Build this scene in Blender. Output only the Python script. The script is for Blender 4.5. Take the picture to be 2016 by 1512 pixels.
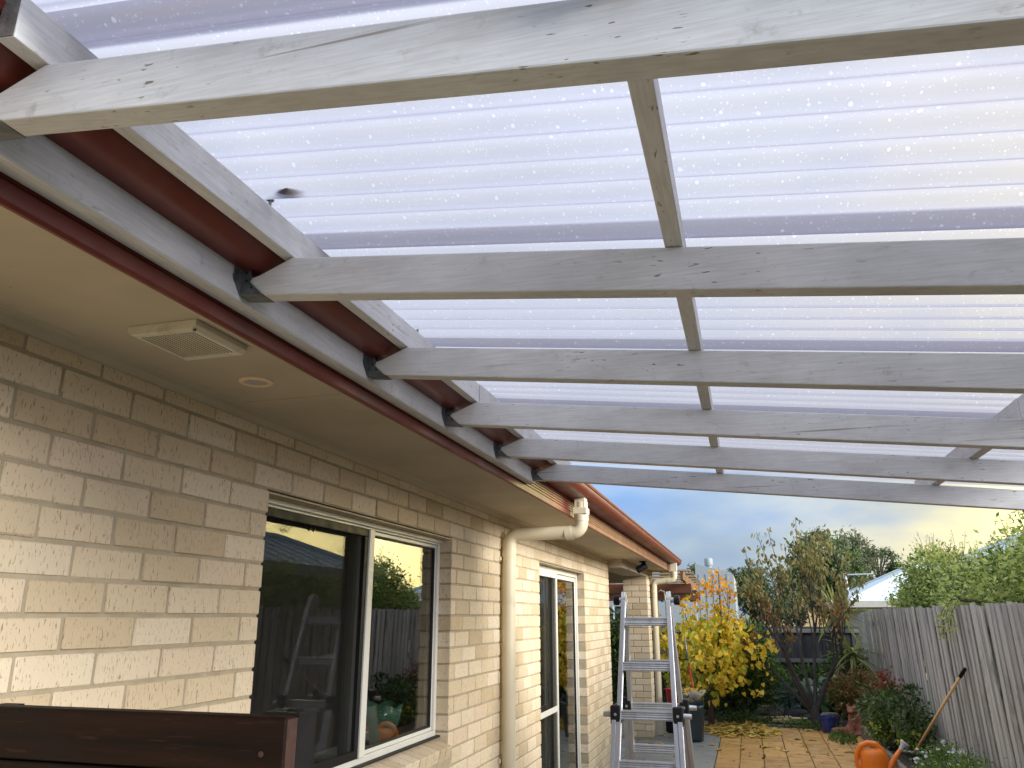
import bpy, math, random
import numpy as np
from mathutils import Vector, Matrix

random.seed(7)
rng = np.random.default_rng(7)
for o in list(bpy.data.objects):
    bpy.data.objects.remove(o)
scene = bpy.context.scene
COL = scene.collection
R = math.radians
G = -1.655                      # ground level; the camera stands at the origin at eye height

# ------------------------------------------------------------------ camera
PITCH, YAW, FPX = R(16.494), R(16.18), 1540.0
cam_data = bpy.data.cameras.new('camera')
cam_data.sensor_width = 36.0
cam_data.lens = FPX / 2016.0 * 36.0
cam_data.clip_start = 0.02
cam_data.clip_end = 2000.0
cam = bpy.data.objects.new('camera', cam_data)
cam.rotation_euler = (R(90) + PITCH, 0, YAW)
COL.objects.link(cam)
scene.camera = cam

# ------------------------------------------------------------------ sky, sun, exposure
SUN_AZ, SUN_EL = R(111), R(17)   # azimuth clockwise from +Y; a veiled sun, so a wide soft disc
SUN_DIR = Vector((math.sin(SUN_AZ) * math.cos(SUN_EL), math.cos(SUN_AZ) * math.cos(SUN_EL), math.sin(SUN_EL)))
GLOW_DIR = Vector((math.sin(R(32)) * math.cos(R(9)), math.cos(R(32)) * math.cos(R(9)), math.sin(R(9))))   # bright yellow break in the cloud low to the right
world = bpy.data.worlds.new('World')
scene.world = world
world.use_nodes = True
wn = world.node_tree
for n in list(wn.nodes):
    wn.nodes.remove(n)


def NN(nt, kind, **props):
    n = nt.nodes.new(kind)
    for k, v in props.items():
        if k.startswith('i_'):
            key = k[2:]
            key = int(key) if key.isdigit() else key.replace('_', ' ')
            s = n.inputs[key]
            if isinstance(v, bpy.types.NodeSocket):
                nt.links.new(v, s)
            else:
                s.default_value = v
        else:
            setattr(n, k, v)
    return n


def math_(nt, op, a, b=0.0, c=None, clamp=False):
    n = nt.nodes.new('ShaderNodeMath')
    n.operation = op
    n.use_clamp = clamp
    for i, v in enumerate((a, b, c)):
        if v is None:
            continue
        if isinstance(v, bpy.types.NodeSocket):
            nt.links.new(v, n.inputs[i])
        else:
            n.inputs[i].default_value = v
    return n.outputs[0]


def mixc(nt, fac, a, b, mode='MIX'):
    n = nt.nodes.new('ShaderNodeMix')
    n.data_type = 'RGBA'
    n.blend_type = mode
    n.clamp_factor = True
    for i, v in ((0, fac), (6, a), (7, b)):
        if isinstance(v, bpy.types.NodeSocket):
            nt.links.new(v, n.inputs[i])
        elif i == 0:
            n.inputs[i].default_value = v
        else:
            n.inputs[i].default_value = (v[0], v[1], v[2], 1.0)
    return n.outputs[2]


def maprange(nt, v, a, b, c=0.0, d=1.0, smooth=False):
    n = nt.nodes.new('ShaderNodeMapRange')
    n.interpolation_type = 'SMOOTHSTEP' if smooth else 'LINEAR'
    n.clamp = True
    nt.links.new(v, n.inputs[0])
    for i, x in enumerate((a, b, c, d)):
        n.inputs[1 + i].default_value = x
    return n.outputs[0]


def noise(nt, vec, scale, detail=4.0, rough=0.55, dist=0.0):
    n = NN(nt, 'ShaderNodeTexNoise')
    nt.links.new(vec, n.inputs['Vector'])
    n.inputs['Scale'].default_value = scale
    n.inputs['Detail'].default_value = detail
    n.inputs['Roughness'].default_value = rough
    n.inputs['Distortion'].default_value = dist
    return n.outputs[0]


sky = NN(wn, 'ShaderNodeTexSky')
sky.sky_type = 'NISHITA'
sky.sun_disc = False
sky.sun_elevation = SUN_EL
sky.sun_rotation = SUN_AZ
sky.air_density = 1.0
sky.dust_density = 1.5
tc = NN(wn, 'ShaderNodeTexCoord')
dirv = tc.outputs['Generated']
sep = NN(wn, 'ShaderNodeSeparateXYZ')
wn.links.new(dirv, sep.inputs[0])
# soft layered cloud, stretched along the horizon
lay = NN(wn, 'ShaderNodeMapping')
wn.links.new(dirv, lay.inputs[0])
lay.inputs['Scale'].default_value = (1.3, 1.3, 3.4)
lay.inputs['Location'].default_value = (0.35, 0.1, 0.2)
n_big = noise(wn, lay.outputs[0], 1.8, 3.0, 0.45, 0.2)
n_small = noise(wn, lay.outputs[0], 4.6, 4.0, 0.5, 0.15)
cover = maprange(wn, n_big, 0.30, 0.60, 0.6, 1.0, True)
bright = maprange(wn, math_(wn, 'ADD', math_(wn, 'MULTIPLY', n_small, 0.45), math_(wn, 'MULTIPLY', n_big, 0.55)), 0.36, 0.64, 0.0, 1.0, True)
dot = NN(wn, 'ShaderNodeVectorMath', operation='DOT_PRODUCT')
wn.links.new(dirv, dot.inputs[0])
dot.inputs[1].default_value = GLOW_DIR
d_ = math_(wn, 'MAXIMUM', dot.outputs['Value'], 0.0)
glow_near = math_(wn, 'POWER', d_, 75.0)
glow_wide = math_(wn, 'POWER', d_, 11.0)
nish = mixc(wn, 1.0, sky.outputs[0], (0.05, 0.05, 0.05), 'MULTIPLY')
# an overcast layer is brighter overhead than at the horizon
zen = maprange(wn, sep.outputs[2], 0.0, 0.8, 0.28, 0.98)
cl = mixc(wn, bright, (0.26, 0.56, 1.20), (0.60, 0.86, 1.24))
cl = mixc(wn, maprange(wn, sep.outputs[2], 0.18, 0.75), cl, (0.88, 0.95, 1.05))     # higher up the layer closes to plain grey white
cl = mixc(wn, math_(wn, 'MULTIPLY', glow_wide, maprange(wn, bright, 0.05, 0.6, 0.5, 1.0)), cl, (2.5, 1.95, 0.50))
zc = NN(wn, 'ShaderNodeCombineColor')
for i in range(3):
    wn.links.new(zen, zc.inputs[i])
cl = mixc(wn, 1.0, cl, zc.outputs[0], 'MULTIPLY')
col = mixc(wn, math_(wn, 'MULTIPLY', cover, 0.86), nish, cl)
gl = mixc(wn, bright, (0.55, 0.45, 0.20), (1.0, 0.82, 0.34))
gfac = NN(wn, 'ShaderNodeCombineColor')
gs = math_(wn, 'MULTIPLY', glow_near, 8.0)
for i in range(3):
    wn.links.new(gs, gfac.inputs[i])
col = mixc(wn, 1.0, col, mixc(wn, 1.0, gl, gfac.outputs[0], 'MULTIPLY'), 'ADD')
bg = NN(wn, 'ShaderNodeBackground')
wn.links.new(col, bg.inputs[0])
bg.inputs[1].default_value = 1.0
wo = NN(wn, 'ShaderNodeOutputWorld')
wn.links.new(bg.outputs[0], wo.inputs[0])
world.cycles.sampling_method = 'MANUAL'
world.cycles.sample_map_resolution = 512

sun_data = bpy.data.lights.new('sun', 'SUN')
sun_data.energy = 2.8
sun_data.angle = R(26)
sun_data.color = (1.0, 0.97, 0.93)
sun = bpy.data.objects.new('sun', sun_data)
sun.rotation_euler = (-SUN_DIR).to_track_quat('-Z', 'Y').to_euler()
COL.objects.link(sun)

scene.view_settings.view_transform = 'Standard'
scene.view_settings.look = 'None'
scene.view_settings.gamma = 1.0
scene.view_settings.exposure = 1.1
scene.view_settings.use_curve_mapping = False
scene.render.engine = 'CYCLES'
scene.cycles.use_denoising = True
scene.cycles.max_bounces = 9
scene.cycles.diffuse_bounces = 5
scene.cycles.transparent_max_bounces = 16
scene.cycles.sample_clamp_indirect = 6.0

# ------------------------------------------------------------------ materials


def new_mat(name):
    m = bpy.data.materials.new(name)
    m.use_nodes = True
    nt = m.node_tree
    b = nt.nodes['Principled BSDF']
    return m, nt, b


def rand_(nt):
    oi = NN(nt, 'ShaderNodeObjectInfo')
    ge = NN(nt, 'ShaderNodeNewGeometry')
    return math_(nt, 'FRACT', math_(nt, 'ADD', oi.outputs['Random'], ge.outputs['Random Per Island']))


def ovec(nt, scale=(1, 1, 1), rnd=None):
    t = NN(nt, 'ShaderNodeTexCoord')
    v = t.outputs['Object']
    if rnd is not None:
        a = NN(nt, 'ShaderNodeVectorMath', operation='ADD')
        nt.links.new(v, a.inputs[0])
        cmb = NN(nt, 'ShaderNodeCombineXYZ')
        k = math_(nt, 'MULTIPLY', rnd, 23.0)
        for i in range(3):
            nt.links.new(k, cmb.inputs[i])
        nt.links.new(cmb.outputs[0], a.inputs[1])
        v = a.outputs[0]
    mp = NN(nt, 'ShaderNodeMapping')
    nt.links.new(v, mp.inputs[0])
    mp.inputs['Scale'].default_value = scale
    return mp.outputs[0]


def bump_(nt, b, h, strength=0.3, dist=0.01):
    n = NN(nt, 'ShaderNodeBump')
    n.inputs['Strength'].default_value = strength
    n.inputs['Distance'].default_value = dist
    nt.links.new(h, n.inputs['Height'])
    nt.links.new(n.outputs[0], b.inputs['Normal'])


def ramp_(nt, fac, stops):
    n = NN(nt, 'ShaderNodeValToRGB')
    cr = n.color_ramp
    while len(cr.elements) < len(stops):
        cr.elements.new(0.5)
    for e, (p, c) in zip(cr.elements, stops):
        e.position = p
        e.color = (c[0], c[1], c[2], 1)
    nt.links.new(fac, n.inputs[0])
    return n.outputs[0]


def surf(name, c1, c2=None, scale=6.0, stretch=(1, 1, 1), rough=0.6, bump=0.0, bdist=0.004, var=0.0,
         speck=None, speck_t=0.66, speck_s=60.0, speck_stretch=None, metallic=0.0, spec=0.5, rvar=0.1, coat=0.0, dirt=None):
    """a plain two-tone surface with grain, optional specks, dirt blotches and per-piece value shift"""
    m, nt, b = new_mat(name)
    rnd = rand_(nt)
    v = ovec(nt, stretch, rnd)
    c2 = c2 or tuple(x * 0.82 for x in c1)
    f = noise(nt, v, scale, 6.0, 0.6)
    c = mixc(nt, maprange(nt, f, 0.32, 0.68), c1, c2)
    if dirt:
        dn = noise(nt, ovec(nt, (1, 1, 1), rnd), dirt[1], 4.0, 0.6)
        c = mixc(nt, maprange(nt, dn, dirt[2], dirt[2] + 0.16, 0, dirt[3]), c, dirt[0])
    if speck:
        sv = ovec(nt, speck_stretch or stretch, rnd)
        sn = noise(nt, sv, speck_s, 2.0, 0.5)
        c = mixc(nt, maprange(nt, sn, speck_t, speck_t + 0.05), c, speck)
    if var:
        hs = NN(nt, 'ShaderNodeHueSaturation')
        nt.links.new(c, hs.inputs['Color'])
        nt.links.new(maprange(nt, rnd, 0, 1, 1 - var, 1 + var), hs.inputs['Value'])
        c = hs.outputs[0]
    nt.links.new(c, b.inputs['Base Color'])
    nt.links.new(maprange(nt, f, 0.3, 0.7, max(0, rough - rvar), min(1, rough + rvar)), b.inputs['Roughness'])
    b.inputs['Metallic'].default_value = metallic
    b.inputs['Specular IOR Level'].default_value = spec
    b.inputs['Coat Weight'].default_value = coat
    if bump:
        bump_(nt, b, noise(nt, v, scale * 5, 4.0, 0.6), bump, bdist)
    return m


def brick_mat():
    m, nt, b = new_mat('brick_cream')
    rnd = rand_(nt)
    base = ramp_(nt, rnd, [(0.0, (0.50, 0.385, 0.235)), (0.25, (0.60, 0.485, 0.32)), (0.55, (0.65, 0.53, 0.36)), (0.8, (0.71, 0.60, 0.435)), (1.0, (0.64, 0.50, 0.345))])
    v = ovec(nt, (1, 1, 1), rnd)
    blot = noise(nt, v, 9.0, 4.0)
    c = mixc(nt, maprange(nt, blot, 0.40, 0.75, 0, 0.35), base, (0.62, 0.50, 0.35))
    drag = noise(nt, ovec(nt, (1, 1, 0.22), rnd), 210.0, 3.0, 0.6)      # wire-cut drag marks run down the face
    c = mixc(nt, maprange(nt, drag, 0.585, 0.67, 0, 0.75), c, (0.22, 0.15, 0.09))
    pit = noise(nt, v, 90.0, 2.0)
    c = mixc(nt, maprange(nt, pit, 0.70, 0.76, 0, 0.7), c, (0.14, 0.09, 0.06))
    nt.links.new(c, b.inputs['Base Color'])
    b.inputs['Roughness'].default_value = 0.85
    b.inputs['Specular IOR Level'].default_value = 0.25
    h = math_(nt, 'SUBTRACT', math_(nt, 'MULTIPLY', noise(nt, v, 60, 5), 0.5), maprange(nt, drag, 0.58, 0.7, 0, 0.6))
    bump_(nt, b, h, 0.35, 0.003)
    return m


def paint_mat(name, axis):
    """old white exterior paint on sawn pine: fine saw lines, flaked brown flecks, grime"""
    m, nt, b = new_mat(name)
    rnd = rand_(nt)
    st = {'x': (0.05, 1, 1), 'y': (1, 0.05, 1)}[axis]
    st2 = {'x': (0.22, 1, 1), 'y': (1, 0.22, 1)}[axis]
    v = ovec(nt, (1, 1, 1), None)
    gr = noise(nt, ovec(nt, st, rnd), 190.0, 3.0, 0.6)
    bl = noise(nt, v, 5.0, 5.0, 0.6)
    c = mixc(nt, maprange(nt, bl, 0.35, 0.7), (0.64, 0.645, 0.645), (0.53, 0.535, 0.54))
    c = mixc(nt, maprange(nt, gr, 0.40, 0.66, 0, 0.42), c, (0.40, 0.40, 0.40))
    gate = maprange(nt, noise(nt, v, 2.3, 3.0), 0.42, 0.60)
    fl = noise(nt, ovec(nt, st2, rnd), 125.0, 2.0, 0.5)
    flake = math_(nt, 'MULTIPLY', maprange(nt, fl, 0.67, 0.70), gate)
    c = mixc(nt, math_(nt, 'MULTIPLY', flake, 0.85), c, (0.16, 0.11, 0.08))
    crack = noise(nt, ovec(nt, {'x': (0.012, 1, 1), 'y': (1, 0.012, 1)}[axis], rnd), 75.0, 2.0, 0.5)
    cf = math_(nt, 'MULTIPLY', maprange(nt, crack, 0.70, 0.73), maprange(nt, noise(nt, v, 3.1, 2.0), 0.45, 0.62))
    c = mixc(nt, math_(nt, 'MULTIPLY', cf, 0.7), c, (0.20, 0.17, 0.14))
    mould = noise(nt, v, 26.0, 5.0, 0.7)
    c = mixc(nt, maprange(nt, mould, 0.60, 0.80, 0, 0.55), c, (0.20, 0.185, 0.16))
    grime = noise(nt, ovec(nt, {'x': (0.3, 1, 1), 'y': (1, 0.3, 1)}[axis], rnd), 7.0, 5.0, 0.7)
    c = mixc(nt, maprange(nt, grime, 0.52, 0.78, 0, 0.5), c, (0.33, 0.30, 0.26))
    hv = NN(nt, 'ShaderNodeHueSaturation')
    nt.links.new(c, hv.inputs['Color'])
    nt.links.new(maprange(nt, rnd, 0, 1, 0.90, 1.10), hv.inputs['Value'])
    c = hv.outputs[0]
    nt.links.new(c, b.inputs['Base Color'])
    b.inputs['Roughness'].default_value = 0.7
    b.inputs['Specular IOR Level'].default_value = 0.1
    h = math_(nt, 'SUBTRACT', math_(nt, 'MULTIPLY', gr, 0.6), math_(nt, 'ADD', flake, cf))
    bump_(nt, b, h, 0.32, 0.002)
    return m


def poly_mat():
    m, nt, b = new_mat('polycarbonate')
    nt.nodes.remove(b)
    out = nt.nodes['Material Output']
    t = NN(nt, 'ShaderNodeTexCoord')

    def drops(scale, keep, rmin, rmax, off):
        mp = NN(nt, 'ShaderNodeMapping')
        nt.links.new(t.outputs['Object'], mp.inputs[0])
        mp.inputs['Location'].default_value = (off, off * 1.7, 0)
        wob = NN(nt, 'ShaderNodeTexNoise')
        nt.links.new(mp.outputs[0], wob.inputs['Vector'])
        wob.inputs['Scale'].default_value = 140.0
        add = NN(nt, 'ShaderNodeVectorMath', operation='MULTIPLY_ADD')
        nt.links.new(wob.outputs['Color'], add.inputs[0])
        add.inputs[1].default_value = (0.004, 0.004, 0)
        nt.links.new(mp.outputs[0], add.inputs[2])
        vo = NN(nt, 'ShaderNodeTexVoronoi', voronoi_dimensions='2D')
        nt.links.new(add.outputs[0], vo.inputs['Vector'])
        vo.inputs['Scale'].default_value = scale
        sc = NN(nt, 'ShaderNodeSeparateColor')
        nt.links.new(vo.outputs['Color'], sc.inputs[0])
        rad = math_(nt, 'MULTIPLY_ADD', math_(nt, 'POWER', sc.outputs[0], 2.2), rmax - rmin, rmin)
        on = math_(nt, 'LESS_THAN', sc.outputs[1], keep)
        q = math_(nt, 'DIVIDE', vo.outputs['Distance'], rad)
        inside = math_(nt, 'MULTIPLY', maprange(nt, q, 0.72, 1.0, 1.0, 0.0), on)
        ring = math_(nt, 'MULTIPLY', math_(nt, 'MULTIPLY', maprange(nt, q, 0.85, 1.05), maprange(nt, q, 1.1, 1.55, 1.0, 0.0)), on)
        return inside, ring
    i1, r1 = drops(38.0, 0.48, 0.05, 0.18, 0.0)
    i2, r2 = drops(66.0, 0.48, 0.07, 0.18, 3.3)
    i3, r3 = drops(120.0, 0.32, 0.09, 0.20, 7.1)
    ins = math_(nt, 'MAXIMUM', math_(nt, 'MAXIMUM', i1, i2), i3)
    rng_ = math_(nt, 'MAXIMUM', r1, math_(nt, 'MULTIPLY', r2, 0.8))
    gn = noise(nt, t.outputs['Object'], 1.6, 3.0)
    base = mixc(nt, maprange(nt, gn, 0.3, 0.7), (0.565, 0.558, 0.61), (0.54, 0.534, 0.59))
    c = mixc(nt, math_(nt, 'MULTIPLY', rng_, 0.75), base, (0.50, 0.50, 0.57))
    c = mixc(nt, math_(nt, 'MULTIPLY', ins, 0.8), c, (0.74, 0.74, 0.77))
    tl = NN(nt, 'ShaderNodeBsdfTranslucent')
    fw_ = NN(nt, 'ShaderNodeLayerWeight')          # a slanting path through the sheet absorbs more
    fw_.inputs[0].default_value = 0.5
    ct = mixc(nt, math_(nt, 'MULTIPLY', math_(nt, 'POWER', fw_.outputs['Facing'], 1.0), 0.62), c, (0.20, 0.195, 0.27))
    nt.links.new(ct, tl.inputs[0])
    tp = NN(nt, 'ShaderNodeBsdfTransparent')
    nt.links.new(ct, tp.inputs[0])
    mx = NN(nt, 'ShaderNodeMixShader')
    mx.inputs[0].default_value = 0.26
    nt.links.new(tl.outputs[0], mx.inputs[1])
    nt.links.new(tp.outputs[0], mx.inputs[2])
    gl_ = NN(nt, 'ShaderNodeBsdfGlossy')
    gl_.inputs['Roughness'].default_value = 0.12
    lw = NN(nt, 'ShaderNodeLayerWeight')
    lw.inputs[0].default_value = 0.5
    fac = math_(nt, 'MULTIPLY_ADD', math_(nt, 'POWER', lw.outputs['Facing'], 4.0), 0.5, 0.03)
    mx2 = NN(nt, 'ShaderNodeMixShader')
    nt.links.new(fac, mx2.inputs[0])
    nt.links.new(mx.outputs[0], mx2.inputs[1])
    nt.links.new(gl_.outputs[0], mx2.inputs[2])
    nt.links.new(mx2.outputs[0], out.inputs[0])
    return m


def glass_mat(name, tint=(0.88, 0.90, 0.88), f0=0.125):
    m, nt, b = new_mat(name)
    nt.nodes.remove(b)
    out = nt.nodes['Material Output']
    tp = NN(nt, 'ShaderNodeBsdfTransparent')
    tp.inputs[0].default_value = (*tint, 1)
    gl_ = NN(nt, 'ShaderNodeBsdfGlossy')
    gl_.inputs['Roughness'].default_value = 0.0
    lw = NN(nt, 'ShaderNodeLayerWeight')
    lw.inputs[0].default_value = 0.5
    fac = math_(nt, 'MULTIPLY_ADD', math_(nt, 'POWER', lw.outputs['Facing'], 4.0), 0.9 - f0, f0)
    mx = NN(nt, 'ShaderNodeMixShader')
    nt.links.new(fac, mx.inputs[0])
    nt.links.new(tp.outputs[0], mx.inputs[1])
    nt.links.new(gl_.outputs[0], mx.inputs[2])
    nt.links.new(mx.outputs[0], out.inputs[0])
    return m


def screen_mat():
    """woven fly mesh, too fine to resolve: part see-through, part dark thread"""
    m, nt, b = new_mat('flyscreen_mesh')
    out = nt.nodes['Material Output']
    b.inputs['Base Color'].default_value = (0.018, 0.018, 0.016, 1)
    b.inputs['Roughness'].default_value = 0.8
    b.inputs['Specular IOR Level'].default_value = 0.08
    tp = NN(nt, 'ShaderNodeBsdfTransparent')
    mx = NN(nt, 'ShaderNodeMixShader')
    mx.inputs[0].default_value = 0.28
    nt.links.new(tp.outputs[0], mx.inputs[1])
    nt.links.new(b.outputs[0], mx.inputs[2])
    nt.links.new(mx.outputs[0], out.inputs[0])
    return m


def leaf_mat(name, stops, transl=0.35, rough=0.5, spec=0.35):
    m, nt, b = new_mat(name)
    out = nt.nodes['Material Output']
    rnd = rand_(nt)
    n_ = len(stops)
    c = ramp_(nt, rnd, [(i / max(1, n_ - 1), s) for i, s in enumerate(stops)])
    t = NN(nt, 'ShaderNodeTexCoord')
    nz = noise(nt, t.outputs['Object'], 5.0, 3.0)
    hs = NN(nt, 'ShaderNodeHueSaturation')
    nt.links.new(c, hs.inputs['Color'])
    nt.links.new(maprange(nt, nz, 0.3, 0.7, 0.75, 1.25), hs.inputs['Value'])
    c = hs.outputs[0]
    nt.links.new(c, b.inputs['Base Color'])
    b.inputs['Roughness'].default_value = rough
    b.inputs['Specular IOR Level'].default_value = spec
    tl = NN(nt, 'ShaderNodeBsdfTranslucent')
    nt.links.new(c, tl.inputs[0])
    mx = NN(nt, 'ShaderNodeMixShader')
    mx.inputs[0].default_value = transl
    nt.links.new(b.outputs[0], mx.inputs[1])
    nt.links.new(tl.outputs[0], mx.inputs[2])
    nt.links.new(mx.outputs[0], out.inputs[0])
    return m


MAT = {}
MAT['brick'] = brick_mat()
MAT['mortar'] = surf('mortar', (0.45, 0.385, 0.27), (0.36, 0.30, 0.205), 14, rough=0.95, bump=0.6, bdist=0.004, spec=0.1, rvar=0.04)
MAT['paint_x'] = paint_mat('old_white_paint_across', 'x')
MAT['paint_y'] = paint_mat('old_white_paint_along', 'y')
MAT['grey_wood'] = surf('weathered_bare_timber', (0.16, 0.15, 0.135), (0.07, 0.065, 0.06), 40, (1, 0.08, 1), rough=0.85, bump=0.5)
MAT['poly'] = poly_mat()
MAT['galv'] = surf('galvanised_steel', (0.20, 0.215, 0.22), (0.11, 0.12, 0.125), 30, rough=0.5, bump=0.08, metallic=0.65, dirt=((0.05, 0.05, 0.05), 18, 0.52, 0.7))
MAT['soffit'] = surf('soffit_paint', (0.48, 0.415, 0.31), (0.455, 0.393, 0.293), 3, rough=0.75, bump=0.05, spec=0.2, dirt=((0.38, 0.325, 0.235), 1.7, 0.50, 0.55), speck=(0.22, 0.18, 0.12), speck_t=0.76, speck_s=55)
MAT['red_steel'] = surf('red_brown_steel', (0.155, 0.032, 0.022), (0.13, 0.026, 0.018), 4, rough=0.38, spec=0.4, rvar=0.08, dirt=((0.20, 0.10, 0.07), 3, 0.56, 0.4))
MAT['roof_steel'] = surf('dark_roof', (0.10, 0.04, 0.03), rough=0.6)
MAT['pvc'] = surf('cream_pvc', (0.66, 0.585, 0.42), (0.60, 0.53, 0.37), 3, rough=0.42, dirt=((0.40, 0.33, 0.2), 7, 0.60, 0.5))
MAT['frame'] = surf('cream_aluminium', (0.70, 0.68, 0.60), (0.66, 0.64, 0.56), 6, rough=0.38, rvar=0.06)
MAT['lintel'] = surf('lintel_paint', (0.55, 0.46, 0.30), (0.46, 0.38, 0.24), 8, rough=0.7)
MAT['black'] = surf('black_plastic', (0.010, 0.010, 0.011), (0.014, 0.014, 0.015), 20, rough=0.5, spec=0.15)
MAT['rubber'] = surf('black_seal', (0.012, 0.012, 0.012), rough=0.7)
MAT['glass'] = glass_mat('window_glass')
MAT['screen'] = screen_mat()
MAT['vent'] = surf('vent_plastic', (0.62, 0.57, 0.44), (0.57, 0.52, 0.40), 6, rough=0.45, dirt=((0.30, 0.26, 0.19), 16, 0.55, 0.4))
MAT['vent_dark'] = surf('vent_dark_brown', (0.10, 0.085, 0.06), rough=0.9)  # dark brown for the vent's back plate and screw
MAT['light_rim'] = surf('downlight_rim', (0.86, 0.66, 0.44), rough=0.5)
MAT['light_face'] = surf('downlight_lens', (0.46, 0.42, 0.36), rough=0.3)
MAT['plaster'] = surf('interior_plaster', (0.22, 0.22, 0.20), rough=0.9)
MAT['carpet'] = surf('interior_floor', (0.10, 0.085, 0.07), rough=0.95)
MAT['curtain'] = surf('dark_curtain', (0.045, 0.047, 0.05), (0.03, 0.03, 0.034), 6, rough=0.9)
MAT['blind'] = surf('white_blind', (0.55, 0.55, 0.50), rough=0.7)
MAT['dark_timber'] = surf('dark_oiled_timber', (0.019, 0.0075, 0.004), (0.006, 0.0035, 0.0025), 6, (0.3, 5, 5), rough=0.55, bump=0.3, bdist=0.002, dirt=((0.008, 0.006, 0.005), 2.4, 0.46, 0.9), spec=0.1, speck=(0.024, 0.011, 0.006), speck_t=0.64, speck_s=34)
MAT['board_end'] = surf('timber_end_grain', (0.055, 0.023, 0.016), (0.035, 0.015, 0.010), 30, rough=0.7)
MAT['alu'] = surf('ladder_aluminium', (0.52, 0.53, 0.55), (0.40, 0.41, 0.43), 9, (3, 3, 0.6), rough=0.36, metallic=0.7, bump=0.015, dirt=((0.38, 0.37, 0.35), 9, 0.58, 0.5))
MAT['concrete'] = surf('concrete', (0.28, 0.28, 0.26), (0.21, 0.21, 0.195), 2.2, rough=0.5, spec=0.35, bump=0.15, rvar=0.22, dirt=((0.14, 0.14, 0.13), 1.2, 0.55, 0.6), speck=(0.16, 0.15, 0.13), speck_t=0.68, speck_s=90)
MAT['paver'] = surf('orange_paver', (0.54, 0.30, 0.095), (0.42, 0.225, 0.07), 5, rough=0.5, spec=0.25, bump=0.2, var=0.14, rvar=0.18, dirt=((0.19, 0.12, 0.06), 5, 0.56, 0.6), speck=(0.15, 0.09, 0.05), speck_t=0.70, speck_s=120)
MAT['joint'] = surf('paver_joint_soil', (0.045, 0.045, 0.025), (0.03, 0.025, 0.018), 20, rough=0.95, bump=0.5)
MAT['soil'] = surf('garden_soil', (0.060, 0.045, 0.032), (0.028, 0.022, 0.016), 7, rough=0.95, bump=0.9, bdist=0.03, speck=(0.13, 0.09, 0.055), speck_t=0.64, speck_s=45)
MAT['grass'] = surf('rough_grass_ground', (0.075, 0.085, 0.035), (0.045, 0.045, 0.025), 1.5, rough=0.95, bump=0.8, bdist=0.05)
MAT['paling'] = surf('silvered_paling', (0.54, 0.50, 0.445), (0.30, 0.275, 0.245), 34, (1, 1, 0.035), rough=0.88, bump=0.6, bdist=0.003, var=0.24, dirt=((0.12, 0.11, 0.10), 3.0, 0.56, 0.55), spec=0.15, speck=(0.40, 0.385, 0.36), speck_t=0.63, speck_s=26)
MAT['paling_dark'] = surf('dark_back_paling', (0.085, 0.08, 0.083), (0.045, 0.043, 0.045), 26, (1, 1, 0.05), rough=0.9, bump=0.5, var=0.2, spec=0.15)
MAT['rail'] = surf('fence_rail', (0.20, 0.195, 0.19), (0.12, 0.115, 0.11), 20, (0.1, 1, 1), rough=0.9, bump=0.4)
MAT['sleeper'] = surf('pine_sleeper', (0.20, 0.17, 0.13), (0.11, 0.09, 0.065), 14, (1, 0.12, 1), rough=0.9, bump=0.6, var=0.15)
MAT['orange'] = surf('orange_plastic', (0.80, 0.20, 0.015), (0.76, 0.185, 0.012), 5, rough=0.36, rvar=0.04)
MAT['white_plastic'] = surf('white_plastic', (0.62, 0.63, 0.64), rough=0.45)
MAT['blue_pot'] = surf('blue_glaze', (0.015, 0.040, 0.20), (0.01, 0.026, 0.14), 8, rough=0.22, coat=0.3)
MAT['terracotta'] = surf('terracotta', (0.33, 0.125, 0.075), (0.22, 0.085, 0.055), 12, rough=0.85, bump=0.3, dirt=((0.13, 0.07, 0.05), 9, 0.52, 0.7))
MAT['stone'] = surf('garden_stone', (0.27, 0.24, 0.19), (0.15, 0.135, 0.115), 6, rough=0.9, bump=0.8, bdist=0.02)
MAT['dark_stone'] = surf('dark_stone', (0.045, 0.045, 0.05), (0.03, 0.03, 0.032), 6, rough=0.7, bump=0.8, bdist=0.02)
MAT['pale_plank'] = surf('pale_new_pine', (0.58, 0.43, 0.24), (0.45, 0.32, 0.17), 10, (0.1, 1, 1), rough=0.8, var=0.15)
MAT['bag'] = surf('green_bag_cloth', (0.022, 0.042, 0.048), (0.013, 0.025, 0.03), 8, rough=0.38, bump=0.5, bdist=0.01, spec=0.6)
MAT['sack'] = surf('white_sack', (0.50, 0.46, 0.36), (0.38, 0.34, 0.25), 6, rough=0.8, bump=0.3)
MAT['red_plastic'] = surf('red_plastic', (0.52, 0.022, 0.015), rough=0.4)
MAT['steel_tube'] = surf('tool_steel', (0.25, 0.27, 0.29), rough=0.4, metallic=0.7)
MAT['handle_wood'] = surf('golden_handle_wood', (0.78, 0.52, 0.23), (0.68, 0.43, 0.18), 10, (1, 1, 0.1), rough=0.45)
MAT['stain_timber'] = surf('red_stained_timber', (0.17, 0.062, 0.028), (0.12, 0.042, 0.02), 8, (0.15, 1, 1), rough=0.55, bump=0.15)
MAT['slat'] = surf('slat_timber', (0.34, 0.24, 0.12), (0.22, 0.15, 0.08), 9, (0.15, 1, 1), rough=0.8)
MAT['blue_roof'] = surf('pale_blue_metal_roof', (0.56, 0.63, 0.66), (0.52, 0.59, 0.63), 1.0, rough=0.38, spec=0.5)
MAT['grey_steel'] = surf('blue_grey_steel', (0.30, 0.335, 0.345), (0.27, 0.30, 0.31), 1.0, rough=0.5)
MAT['green_steel'] = surf('slate_green_steel', (0.10, 0.135, 0.14), rough=0.5)
MAT['cream_wall'] = surf('cream_render', (0.50, 0.43, 0.30), (0.46, 0.39, 0.27), 1.0, rough=0.8)
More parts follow.
